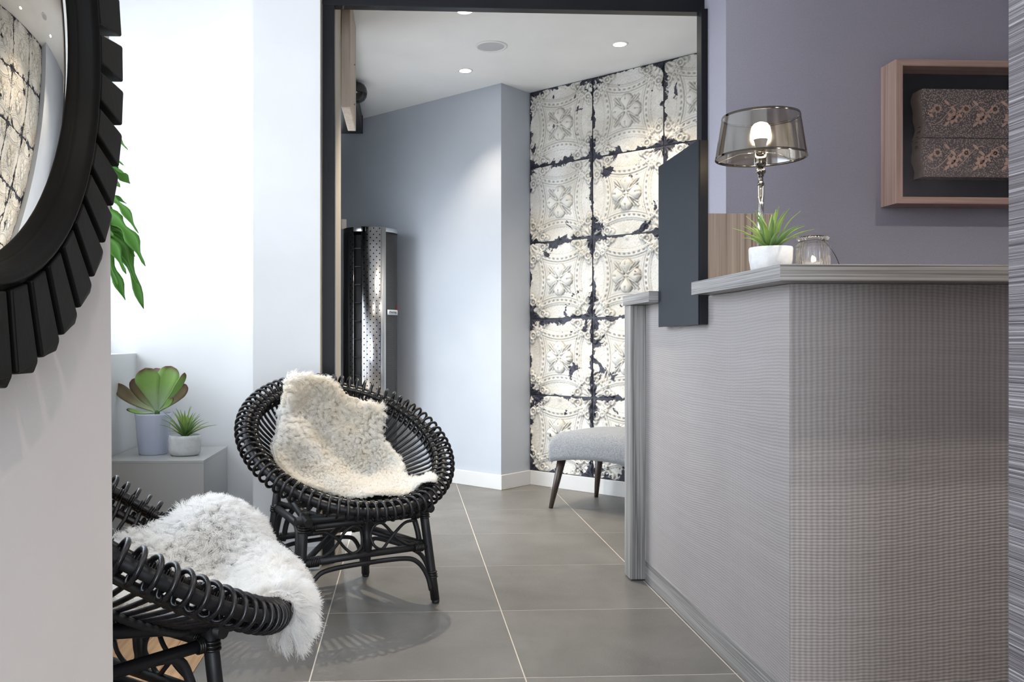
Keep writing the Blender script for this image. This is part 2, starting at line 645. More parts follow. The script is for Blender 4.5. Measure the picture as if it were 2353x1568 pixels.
def emit(name, c, s):
    m = Mat(name)
    e = m.n('ShaderNodeEmission')
    e.inputs[0].default_value = (*c, 1)
    e.inputs[1].default_value = s
    m.l(e.outputs[0], m.out.inputs[0])
    return m.m


M['led'] = emit('downlight_lens', (1.0, 0.90, 0.74), 40)
M['bulb'] = emit('lamp_bulb', (1.0, 0.86, 0.66), 70)
M['flame'] = emit('candle_flame', (1.0, 0.70, 0.36), 60)


def fabric_mat():
    m = Mat('grey_wool_felt', (0.3, 0.3, 0.32), 0.9, spec=0.1)
    n = m.noise(m.tc(), 190, 3, 0.7)
    m.color(m.ramp(n, [(0.35, (0.15, 0.165, 0.18)), (0.65, (0.28, 0.285, 0.30))]))
    m.bump(n, 0.5, 0.003)
    m.p.inputs['Sheen Weight'].default_value = 0.3
    return m.m


M['felt'] = fabric_mat()


def block_mat():
    m = Mat('carved_print_block', (0.2, 0.12, 0.09), 0.5)
    v = m.tc()
    vo = m.n('ShaderNodeTexVoronoi')
    vo.inputs['Scale'].default_value = 170
    m.l(v, vo.inputs['Vector'])
    d = m.ramp(vo.outputs['Distance'], [(0.26, (0.56, 0.43, 0.36)), (0.50, (0.07, 0.055, 0.055))])
    n = m.noise(v, 9, 3)
    m.color(m.mix(m.math('MULTIPLY', n, 0.5), d, (0.22, 0.17, 0.15)))
    m.bump(m.ramp(vo.outputs['Distance'], [(0.22, (1, 1, 1)), (0.42, (0, 0, 0))]), 0.5, 0.003)
    return m.m


M['block'] = block_mat()
M['carving'] = paint('carved_petals', (0.55, 0.37, 0.29), 0.45, amt=0.2)
M['block_edge'] = paint('block_edge_wood', (0.30, 0.24, 0.20), 0.6)

# ================================================================== STRUCTURE
CEIL = 2.57


def struct(o, label=None):
    o['kind'] = 'structure'
    return o


# ---- floor: grout bed with porcelain tiles as parts
floor = struct(MB().box((-1.6, -2.6, -0.06), (3.1, 7.2, -0.0006)).build('floor', M['grout']))
tb = MB().box((-0.2974, -0.2974, -0.011), (0.2974, 0.2974, 0.0))
tile_me = tb.build('floor_tile', M['tile'], floor, bevel=0.0005)
first = True
PIT = 0.5985
for i in range(-3, 5):
    for j in range(-9, 7):
        cx_, cy_ = 0.333 + PIT * (i + 0.5), 2.99 + PIT * (j + 0.5)
        if cx_ > 2.2 and cy_ > 3.6: continue
        if cx_ < -0.35 and cy_ > 4.2: continue
        if first:
            o = tile_me; first = False
        else:
            o = tile_me.copy(); COL.objects.link(o); o.parent = floor
        o.location = (cx_, cy_, 0)
        o.rotation_euler = (0, 0, rnd.choice([0, math.pi / 2, math.pi, -math.pi / 2]))

# ---- oak boards of the bay beside the window
fb = struct(empty('floor_bay', (-0.90, 2.0, 0)))
pl0 = MB().box((-0.0493, -0.79, 0.0005), (0.0493, 0.79, 0.0035)).build('plank', M['plank'], fb, bevel=0.0006)
for k in range(6):
    o = pl0 if k == 0 else pl0.copy()
    if k: COL.objects.link(o); o.parent = fb
    o.location = (-0.25 + 0.1 * k, 0.06, 0)

# ---- ceiling
struct(MB().box((-1.6, -2.6, CEIL), (3.1, 7.2, CEIL + 0.1)).build('ceiling', M['ceiling']))

# ---- walls on the camera's side
wl = MB()
wl.v = [(-1.6, -2.4, 0), (-0.43, -2.4, 0), (-0.43, 1.253, 0), (-1.6, 1.253, 0), (-1.6, -2.4, CEIL), (-0.43, -2.4, CEIL), (-0.43, 1.287, CEIL), (-1.6, 1.287, CEIL)]
wl.v[2] = (-0.43, 1.298, 0); wl.v[3] = (-1.6, 1.298, 0); wl.v[6] = (-0.43, 1.252, CEIL); wl.v[7] = (-1.6, 1.252, CEIL)
wl.f = [(0, 3, 2, 1), (4, 5, 6, 7), (0, 1, 5, 4), (1, 2, 6, 5), (2, 3, 7, 6), (3, 0, 4, 7)]
wl.s = [False] * 6
struct(wl.build('wall_left', M['warm_white']))
struct(MB().box((0.883, -2.4, 0), (3.1, 1.222, CEIL)).build('wall_right', M['strip']))

# ---- window bay
SILL = 0.885
wb = struct(MB().box((-1.42, 1.2, 0), (-1.198, 4.05, SILL)).build('wall_window', M['sill']))
struct(MB().box((-1.42, 3.90, 0), (-0.60, 4.05, CEIL)).build('wall_bay', M['white']))
win = struct(empty('window_1', (-1.40, 2.6, SILL)))
wf = [((-0.02, -1.3, 0.0), (0.03, 1.3, 0.05)), ((-0.02, -1.3, 1.635), (0.03, 1.3, 1.685)), ((-0.02, -1.3, 0.05), (0.03, -1.25, 1.635)), ((-0.02, 1.25, 0.05), (0.03, 1.3, 1.635)), ((-0.02, -0.02, 0.05), (0.03, 0.02, 1.635))]
for lo, hi in wf:
    MB().box(lo, hi).build('window_frame', M['trim_white'], win, bevel=0.004)
for y0, y1 in ((-1.25, -0.02), (0.02, 1.25)):
    MB().box((0.0, y0, 0.05), (0.005, y1, 1.635)).build('pane', M['pane_bay'], win)
struct(MB().box((-12, -8, -0.16), (-1.6, 14, -0.08)).build('ground_outside', M['pavement']))

# ---- column and opening
struct(MB().box((-0.626, 3.575, 0), (-0.352, 4.05, CEIL)).build('wall_column', M['white']))
bbc = struct(MB().box((-0.64, 3.56, 0), (-0.352, 3.575, 0.098)).build('baseboard_column', M['base_white'], bevel=0.003))
struct(MB().box((-0.80, 3.885, 0), (-0.626, 3.90, 0.098)).build('baseboard_bay', M['base_white'], bevel=0.003))
struct(MB().box((-0.353, 3.577, 0), (-0.350, 3.66, 2.36)).build('trim_2', M['tan']))
fr = struct(empty('trim_1', (0.45, 3.68, 0)))
MB().box((-0.802, -0.02, 0), (-0.750, 0.03, 2.36)).build('frame_post', M['black_metal'], fr, bevel=0.002)
MB().box((0.811, -0.06, 0), (0.839, 0.0, 2.36)).build('frame_post', M['black_metal'], fr, bevel=0.002)
MB().box((-0.802, -0.02, 2.36), (0.839, 0.03, CEIL - 0.002)).build('frame_beam', M['black_metal'], fr, bevel=0.002)
# tan jamb lining behind the left post
struct(MB().box((-0.352, 3.71, 0), (-0.300, 4.02, CEIL)).build('trim_3', M['tan']))
# wall behind the desk, with its reveal beside the opening
struct(MB().box((1.289, 3.412, 0), (3.1, 3.66, CEIL)).build('wall_desk', M['wallpaper']))
struct(MB().box((2.95, 1.2, 0), (3.1, 3.412, CEIL)).build('wall_side', M['wallpaper']))
struct(MB().box((1.289, 3.66, 0), (3.1, 3.72, CEIL)).build('wall_corridor', M['blue_grey']))

# ---- the room beyond: walls at 45 degrees
FC = Vector((0.603, 5.419, 0))      # outer corner of the step
TC = Vector((0.817, 5.627, 0))      # inner corner, where the tin wall starts
DW = Vector((0.70711, -0.70711, 0))  # along the tin wall, coming nearer


def slab_wall(name, a, b, th, mat, z0=0.0, z1=CEIL):
    """vertical wall from a to b (seen side to the right of a->b... thickness goes away from the room)"""
    d = (b - a).normalized()
    nrm = Vector((-d.y, d.x, 0))
    if nrm.dot(Vector((-0.7, -0.7, 0))) > 0 and True: nrm = -nrm
    p = [a, b, b + nrm * th, a + nrm * th]
    return MB().prism([(q.x, q.y) for q in p], z0, z1).build(name, mat)


FAR = FC - DW * 1.6
struct(slab_wall('wall_back', FAR, FC, 0.25, M['blue_grey']))
# step between the two planes: solid seen from its right side
stp = [FC, TC, TC + Vector((0.0, 0.2, 0)), FC + Vector((-0.02, 0.22, 0))]
struct(MB().prism([(q.x, q.y) for q in stp], 0, CEIL).build('wall_step', M['blue_grey']))
TEND = TC + DW * 2.9
tin = struct(slab_wall('wall_tin', TC, TEND, 0.2, M['tin_joint']))
BH = 0.094


def base_run(name, a, b, side):
    d = (b - a).normalized()
    nrm = Vector((-d.y, d.x, 0)) * side
    p = [a, b, b + nrm * 0.015, a + nrm * 0.015]
    return struct(MB().prism([(q.x, q.y) for q in p], 0, BH).build(name, M['base_white'], bevel=0.003))


NB = Vector((-0.70711, -0.70711, 0))
base_run('baseboard_back', FAR, FC + DW * 0.015, -1)
base_run('baseboard_step', FC + NB * 0.0, TC, -1)
base_run('baseboard_tin', TC, TEND, -1)
# entrance side on the left, mostly hidden behind the jamb
struct(MB().box((-0.75, 5.45, 0), (-0.60, 6.75, CEIL)).build('wall_entrance', M['charcoal']))
struct(MB().box((-0.75, 4.05, 2.0), (-0.60, 5.45, CEIL)).build('wall_transom', M['charcoal']))
dr = struct(empty('door_1', (-0.68, 4.75, 0)))
for y0, y1 in ((-0.70, -0.65), (-0.03, 0.03), (0.65, 0.70)):
    MB().box((-0.02, y0, 0), (0.02, y1, 2.0)).build('door_stile', M['black_metal'], dr, bevel=0.002)
for z0_, z1_ in ((0.0, 0.08), (1.95, 2.0)):
    for y0, y1 in ((-0.65, -0.03), (0.03, 0.65)):
        MB().box((-0.02, y0, z0_), (0.02, y1, z1_)).build('door_rail', M['black_metal'], dr, bevel=0.002)
for y0, y1 in ((-0.65, -0.03), (0.03, 0.65)):
    MB().box((-0.003, y0, 0.08), (0.003, y1, 1.95)).build('pane', M['pane'], dr)
struct(MB().box((2.8, 3.72, 0), (2.95, 4.2, CEIL)).build('wall_corridor_end', M['blue_grey']))


# ---- pressed tin tiles on the wall, each a relief of its own
def tin_height(u, v):
    """u,v in -1..1; height of the pressed pattern, metres"""
    au, av = np.abs(u), np.abs(v)
    r = np.hypot(u, v)
    th = np.arctan2(v, u)
    hgt = np.zeros_like(u)
    a = np.maximum(av + 0.17 * (1 - np.minimum(1, (u / 0.70) ** 2)), au + 0.17 * (1 - np.minimum(1, (v / 0.70) ** 2)))
    # pincushion frame: two ridges with a beaded band between
    for c_, w_, h_ in ((0.60, 0.018, 0.0035), (0.655, 0.02, 0.0055), (0.745, 0.022, 0.0055), (0.79, 0.014, 0.003)):
        hgt += h_ * np.exp(-((a - c_) / w_) ** 2)
    s = np.where(av > au, u, v)
    band = np.exp(-((a - 0.70) / 0.025) ** 2)
    hgt += 0.005 * band * (0.5 + 0.5 * np.cos(s * 46))
    hgt += 0.003 * np.clip((0.62 - a) / 0.08, 0, 1)
    # four-petal rosette
    for k in range(4):
        ca, sa = math.cos(k * math.pi / 2), math.sin(k * math.pi / 2)
        ra_, ta_ = u * ca + v * sa, -u * sa + v * ca
        wid = 0.075 + 0.42 * np.clip(ra_, 0, 0.24)
        e2 = ((ra_ - 0.225) / 0.185) ** 2 + (ta_ / np.maximum(wid, 0.02)) ** 2
        dome = np.sqrt(np.clip(1 - e2, 0, 1))
        hgt += 0.015 * dome * (0.55 + 1.9 * np.clip(ra_, 0, 0.4)) - 0.004 * np.exp(-(ta_ / 0.025) ** 2) * (ra_ > 0.25) * (e2 < 1)
    hgt += 0.010 * np.exp(-(r / 0.05) ** 2)
    pd = th % (math.pi / 2) - math.pi / 4
    for k in (-0.16, 0.0, 0.16):
        hgt += 0.007 * np.exp(-((pd - k * (0.6 + 1.2 * r)) * r / 0.014) ** 2) * (r > 0.08) * (r < 0.48 - 0.5 * abs(k))
    # shells and scrolls in the corners
    cu, cv = 1 - au, 1 - av
    cr = np.hypot(cu, cv)
    ct = np.arctan2(cv, cu)
    hgt += 0.008 * np.exp(-((cr - 0.20) / 0.09) ** 2) * (0.5 + 0.5 * np.cos(ct * 14))
    for (x0, y0, rr) in ((0.44, 0.13, 0.085), (0.13, 0.44, 0.085), (0.40, 0.30, 0.05), (0.30, 0.40, 0.05), (0.58, 0.09, 0.05), (0.09, 0.58, 0.05)):
        dd = np.hypot(cu - x0, cv - y0)
        hgt += 0.007 * np.exp(-((dd - rr) / 0.022) ** 2) + 0.006 * np.exp(-(dd / 0.025) ** 2)
    # little star at the middle of each side
    for (x0, y0) in ((0.0, 0.93), (0.93, 0.0)):
        dd = np.hypot(au - x0, av - y0)
        hgt += 0.005 * np.exp(-(dd / 0.05) ** 2)
    rg = np.random.default_rng(3)
    hgt += rg.normal(0, 0.00035, u.shape) * (a > 0.8)
    # folded joint
    e = np.maximum(au, av)
    hgt *= np.clip((0.985 - e) / 0.03, 0, 1)
    return hgt * 1.6


TWD, THT = 0.484, (CEIL - BH) / 5
N = 116
g = np.linspace(-0.985, 0.985, N)
U, V_ = np.meshgrid(g, g)
Hh = tin_height(U, V_)
tv = [(float(U[j, i]) * TWD / 2, -0.004 - float(Hh[j, i]), float(V_[j, i]) * THT / 2) for j in range(N) for i in range(N)]
tf = [(j * N + i, j * N + i + 1, (j + 1) * N + i + 1, (j + 1) * N + i) for j in range(N - 1) for i in range(N - 1)]
tin_me = bpy.data.meshes.new('tin_tile')
tin_me.from_pydata(tv, [], tf)
tin_me.polygons.foreach_set('use_smooth', [True] * len(tf))
E = np.maximum(np.abs(U), np.abs(V_))
corner = np.exp(-(np.hypot(1 - np.abs(U), 1 - np.abs(V_)) / 0.30) ** 2)
edge = np.clip((E - 0.80) / 0.19, 0, 1) ** 2 + 0.55 * corner
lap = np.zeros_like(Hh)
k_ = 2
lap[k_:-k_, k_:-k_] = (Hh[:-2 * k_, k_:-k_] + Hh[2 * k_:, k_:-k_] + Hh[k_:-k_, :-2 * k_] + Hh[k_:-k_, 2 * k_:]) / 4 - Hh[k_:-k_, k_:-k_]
groove_shade = np.clip(lap / 0.0028, 0, 1)  # hollow parts of the relief get painted shade
ga = tin_me.attributes.new('groove_shade', 'FLOAT', 'POINT')
ga.data.foreach_set('value', groove_shade.ravel().astype(np.float32))
at = tin_me.attributes.new('edge', 'FLOAT', 'POINT')
at.data.foreach_set('value', edge.ravel().astype(np.float32))
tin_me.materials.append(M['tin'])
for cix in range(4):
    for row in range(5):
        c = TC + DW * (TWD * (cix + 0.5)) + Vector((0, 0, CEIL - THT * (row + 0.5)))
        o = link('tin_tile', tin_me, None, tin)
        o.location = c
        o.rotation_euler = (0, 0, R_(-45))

# ================================================================== FURNITURE
# ---- reception desk
dk = empty('reception_desk', (0.94, 2.067, 0))
tag(dk, 'tall reception desk clad in grey-brown combed laminate with mitred grey side', 'desk')


def off(o, base=(0.94, 2.067, 0)):
    o.location = tuple(-b for b in base)
    return o


off(MB().box((0.94, 2.069, 0.083), (0.97, 3.40, 1.08)).build('side_panel', M['desk_side'], dk))
off(MB().box((0.942, 2.067, 0.083), (2.70, 2.095, 1.08)).build('front_panel', M['desk_front'], dk))
off(MB().box((0.937, 2.072, 0.0), (0.97, 3.335, 0.083)).build('kick_board', M['wood_y'], dk, bevel=0.001))
off(MB().box((0.97, 2.072, 0.0), (2.70, 2.095, 0.083)).build('kick_board', M['wood_x'], dk, bevel=0.001))
off(MB().box((0.878, 3.333, 0.006), (0.952, 3.42, 1.08)).build('end_post', M['wood_z'], dk, bevel=0.002))
off(MB().box((0.884, 3.338, 0.0), (0.95, 3.415, 0.006)).build('foot', M['black_matte'], dk))
off(MB().box((0.97, 3.37, 0.0), (1.28, 3.40, 1.08)).build('end_panel', M['wood_z'], dk))
off(MB().box((2.67, 2.095, 0.0), (2.70, 3.40, 1.08)).build('end_panel', M['wood_z'], dk))
top = [(0.874, 1.974), (2.74, 1.974), (2.74, 2.50), (1.29, 2.50), (1.29, 3.43), (0.874, 3.43), (0.874, 3.062), (0.945, 3.062), (0.945, 2.60), (0.874, 2.60)]
wt = MB().prism(top, 1.081, 1.120).build('desk_worktop', M['wood_x'], bevel=0.0008)
wt.data.materials.append(M['wood_y'])
for p_ in wt.data.polygons:
    if abs(p_.normal.x) > 0.7: p_.material_index = 1
tag(wt, 'grey wood-grain worktop capping the reception desk', 'worktop')
sp = MB().box((0.948, 2.84, 1.1205), (1.236, 2.865, 1.368)).build('upright_panel', M['splash'], bevel=0.001)
tag(sp, 'brown wood-grain upright panel standing on the worktop behind the lamp', 'panel')
dp = empty('display_panel', (0.925, 2.85, 0.99))
tag(dp, 'flat navy-black display panel fixed to the left flank of the desk', 'display')
MB().box((-0.012, -0.214, 0.002), (0.0145, 0.208, 0.575)).build('casing', M['black_metal'], dp, bevel=0.0012)
MB().box((-0.017, -0.214, 0.0), (-0.0121, 0.208, 0.577)).build('face_plate', M['screen'], dp, bevel=0.0012)

# ---- grey plinth in the bay
pb = empty('plinth_box', (-1.0, 3.66, 0))
tag(pb, 'glossy grey square plinth under the potted succulents', 'plinth')
MB().box((-0.19, -0.228, 0), (0.207, 0.222, 0.459)).build('body', M['plinth'], pb, bevel=0.001)
MB().box((-0.191, -0.229, 0.459), (0.208, 0.223, 0.471)).build('top', M['plinth'], pb, bevel=0.0015)

# ------------------------------------------------------------------ rattan chairs
RR, TILT, ZC, DEP, TUBE = 0.362, R_(33.2), 0.579, 0.175, 0.029
Cc = Vector((0, 0, ZC))
dD = Vector((0, -math.cos(TILT), -math.sin(TILT)))
dX = Vector((1, 0, 0))
dN = Vector((0, -math.sin(TILT), math.cos(TILT)))


def RP(a, r, z):
    return Cc + (dD * math.cos(a) + dX * math.sin(a)) * r + dN * z


def bowl_z(r):
    return -DEP * (1 - (r / RR) ** 2)


def make_chair():
    root = empty('rattan_chair')
    m1, m2, mb = M['rattan'], M['rattan_matt'], M['binding']
    # hoops
    def hoop(name, r, z, rad, mat, n=96, sides=8):
        MB().tube([RP(2 * math.pi * k / n, r, z) for k in range(n)], rad, sides, closed=True).build(name, mat, root)
    hoop('rim_hoop', RR - 0.030, 0.004, 0.0105, mb)
    hoop('rim_core', RR - 0.002, -0.004, 0.0135, m2)
    hoop('lower_hoop', RR - 0.026, -0.036, 0.010, mb)
    hoop('bowl_hoop', 0.235, bowl_z(0.235) - 0.012, 0.008, m2)
    hoop('bowl_hoop', 0.12, bowl_z(0.12) - 0.012, 0.008, m2)
    MB().lathe([(0.0, -0.012), (0.07, -0.010), (0.075, 0.0), (0.07, 0.008), (0.0, 0.010)], 24).build('seat_boss', m2, root, loc=RP(0, 0, bowl_z(0) - 0.004), rot=(TILT, 0, 0))
    # looped canes: one mesh, turned round the bowl axis
    NL = 76
    pth = []
    for k in range(7):
        r = 0.05 + (RR - 0.045 - 0.05) * k / 6
        pth.append((0.0, r, bowl_z(r)))
    for k in range(13):
        ang = math.pi * (1.06 - 1.85 * k / 12)
        pth.append((0.020 + 0.035 * k / 12, RR + 0.004 + TUBE * 1.06 * math.cos(ang), TUBE * 1.06 * math.sin(ang)))
    pth.append((0.058, RR - 0.030, -0.046))
    loc_path = [(math.sin(a) * r, -math.cos(a) * r, z) for a, r, z in pth]   # ring frame: -y = front, z = bowl axis
    rad = [0.0052] * len(loc_path)
    cane_me = MB().tube(catmull(loc_path, 2), 0.0052, 6).mesh('cane')
    cane_me.materials.append(m1)
    for k in range(NL):
        o = link('cane', cane_me, None, root, Cc)
        o.rotation_euler = (Matrix.Rotation(TILT, 3, 'X') @ Matrix.Rotation(2 * math.pi * k / NL, 3, 'Z')).to_euler()
    # bindings round the rim, a wrap between every few loops (too small to pick apart: one part)
    wb_ = MB()
    for k in range(NL):
        a = 2 * math.pi * (k + 0.3) / NL
        for j in range(3):
            aa = a + j * 0.016
            ring = [RP(aa, RR - 0.030 + 0.0125 * math.cos(q), 0.004 + 0.0125 * math.sin(q)) for q in [2 * math.pi * i / 8 for i in range(8)]]
            wb_.tube(ring, 0.0022, 4, closed=True)
    o = wb_.build('rim_binding', mb, root)
    o['kind'] = 'stuff'
    # legs
    foot = {'fl': (-0.258, -0.170), 'fr': (0.268, -0.168), 'br': (0.208, 0.276), 'bl': (-0.208, 0.276)}
    topp = {'fl': (-0.225, -0.145, 0.372), 'fr': (0.225, -0.145, 0.372), 'br': (0.170, 0.220, 0.47), 'bl': (-0.170, 0.220, 0.47)}

    def leg_pt(k, z):
        f_, t_ = Vector((*foot[k], 0)), Vector(topp[k])
        return f_ + (t_ - f_) * (z / t_.z)
    for k in foot:
        leg = MB().tube([leg_pt(k, 0.012), leg_pt(k, 0.10), leg_pt(k, 0.25), Vector(topp[k])], 0.0160, 12).build('leg', m2, root)
        MB().lathe([(0.0, 0.0), (0.012, 0.0), (0.014, 0.004), (0.014, 0.014), (0.0, 0.015)], 16).build('foot_cap', M['black_matte'], leg, loc=leg_pt(k, 0.0))
    order = ['fl', 'fr', 'br', 'bl']
    for i in range(4):
        a, b = order[i], order[(i + 1) % 4]
        front = i == 0
        zu, zl = 0.322, 0.205
        def L(t, z, push=0.0):
            p = leg_pt(a, z).lerp(leg_pt(b, z), t)
            d = (leg_pt(b, z) - leg_pt(a, z)).normalized()
            nn = Vector((d.y, -d.x, 0))
            return p + nn * push
        MB().tube([L(-0.03, zu), L(0.5, zu), L(1.03, zu)], 0.0128, 10).build('upper_rail', m2, root)
        MB().tube([L(-0.02, zl), L(0.5, zl + 0.002), L(1.02, zl)], 0.0128, 10).build('lower_rail', m2, root)
        MB().tube(catmull([L(0.03, 0.05, 0.006), L(0.045, 0.10, 0.006), L(0.10, 0.150, 0.004), L(0.20, 0.172, 0), L(0.5, 0.177, 0), L(0.80, 0.172, 0), L(0.90, 0.150, 0.004), L(0.955, 0.10, 0.006), L(0.97, 0.05, 0.006)], 5), 0.0085, 8).build('arch_brace', m2, root)
        # cane bindings at the joints
        for t, z, sgn in ((0.0, zu, 1), (1.0, zu, -1), (0.0, zl, 1), (1.0, zl, -1)):
            bd = MB()
            nw = 6 if z == zl else 3
            for q in range(nw):
                tt = t + sgn * (0.055 + 0.0125 * q)
                c0, d0 = L(tt, z), (L(tt + 0.01, z) - L(tt, z)).normalized()
                u0 = Vector((0, 0, 1)); w0 = d0.cross(u0)
                bd.tube([c0 + (u0 * math.cos(x) + w0 * math.sin(x)) * 0.0145 for x in [2 * math.pi * j / 10 for j in range(10)]], 0.003, 5, closed=True)
            o = bd.build('joint_binding', mb, root); o['kind'] = 'stuff'
        if front:
            MB().tube([L(0.5, zl), L(0.5, zu)], 0.0125, 10).build('centre_post', m2, root)
            sw = [(0.07, 0.300), (0.17, 0.298), (0.26, 0.272), (0.325, 0.238), (0.385, 0.216), (0.445, 0.232), (0.465, 0.264), (0.445, 0.296), (0.385, 0.308), (0.325, 0.288), (0.26, 0.250), (0.17, 0.222), (0.07, 0.219)]
            MB().tube(catmull([L(t, z, 0.004 * ((q % 3) - 1)) for q, (t, z) in enumerate(sw)], 5), 0.0055, 7).build('scroll', m2, root)
            MB().tube(catmull([L(1 - t, z, 0.004 * ((q % 3) - 1)) for q, (t, z) in enumerate(sw)], 5), 0.0055, 7).build('scroll', m2, root)
        else:
            MB().tube(catmull([L(0.12, 0.19), L(0.14, 0.26), L(0.22, 0.312), L(0.5, 0.318), L(0.78, 0.312), L(0.86, 0.26), L(0.88, 0.19)], 5), 0.0105, 8).build('hoop_brace', m2, root)
    for k in ('fl', 'fr', 'bl', 'br'):
        bd = MB()
        for z0 in (0.095, 0.104, 0.113, zu - 0.012, zu - 0.004, zu + 0.004):
            c0 = leg_pt(k, z0)
            bd.tube([c0 + Vector((math.cos(x), math.sin(x), 0)) * 0.0178 for x in [2 * math.pi * j / 10 for j in range(10)]], 0.0035, 5, closed=True)
        o = bd.build('leg_binding', mb, root); o['kind'] = 'stuff'
    # diagonal stays and the two bearers that carry the bowl
    MB().tube([leg_pt('fl', 0.20), (0, 0.05, 0.27), leg_pt('br', 0.34)], 0.0105, 8).build('diagonal_stay', m2, root)
    MB().tube([leg_pt('fr', 0.20), (0, 0.05, 0.275), leg_pt('bl', 0.34)], 0.0105, 8).build('diagonal_stay', m2, root)
    for s in (-1, 1):
        MB().tube([(s * 0.232, -0.20, 0.345), (s * 0.21, 0.0, 0.385), (s * 0.170, 0.235, 0.43)], 0.0145, 10).build('bearer', m2, root)
    MB().tube([(-0.26, -0.155, 0.347), (0, -0.16, 0.345), (0.26, -0.155, 0.347)], 0.0145, 10).build('bearer', m2, root)
    MB().tube([(-0.20, 0.215, 0.43), (0, 0.21, 0.42), (0.20, 0.215, 0.43)], 0.0145, 10).build('bearer', m2, root)
    return root


ch1 = make_chair()
ch1.location = (-0.208, 3.110, 0)
ch1.rotation_euler = (0, 0, R_(28.9))
tag(ch1, 'whole black rattan bowl chair with a cream sheepskin, facing the desk', 'chair', 'black rattan bowl chairs')
ch2 = copy_tree(ch1)
ch2.location = (-0.577, 1.770, 0)
ch2.rotation_euler = (0, 0, R_(110.0))
# its bowl is turned on the stand
stand = Matrix.Translation((-0.671, 1.806, 0)) @ Matrix.Rotation(R_(143.0), 4, 'Z')
own2 = Matrix.Translation(ch2.location) @ Matrix.Rotation(R_(110.0), 4, 'Z')
for p_ in ch2.children:
    if p_.name.split('.')[0] in ('leg', 'upper_rail', 'lower_rail', 'arch_brace', 'joint_binding', 'centre_post', 'scroll', 'hoop_brace', 'leg_binding', 'diagonal_stay', 'bearer'):
        p_.matrix_local = own2.inverted() @ stand
tag(ch2, 'black rattan bowl chair in the left foreground, partly hidden by the white wall', 'chair', 'black rattan bowl chairs')


# ------------------------------------------------------------------ sheepskins
# profile of a fleece lying in the bowl and over the rim, in (r, z) of the bowl, by arc length
def profile(off, rho):
    P = []
    r = 0.0
    while r < RR - rho - 0.004:
        P.append((r, bowl_z(r) + off)); r += 0.01
    a = math.pi
    z0 = P[-1][1]
    P.append((RR - rho, min(z0 + 0.012, 0)))
    for k in range(1, 13):
        ang = math.pi * (1 - k / 12 * 1.0)
        P.append((RR + rho * math.cos(ang), rho * math.sin(ang)))
    for k in range(1, 20):
        P.append((RR + rho + 0.001 * k, -0.012 * k))
    S = [0.0]
    for p, q in zip(P, P[1:]):
        S.append(S[-1] + math.hypot(q[0] - p[0], q[1] - p[1]))
    return np.array(P), np.array(S)


def in_poly(x, y, poly):
    c = False
    j = len(poly) - 1
    for i in range(len(poly)):
        xi, yi = poly[i]; xj, yj = poly[j]
        if (yi > y) != (yj > y) and x < (xj - xi) * (y - yi) / (yj - yi) + xi: c = not c
        j = i
    return c


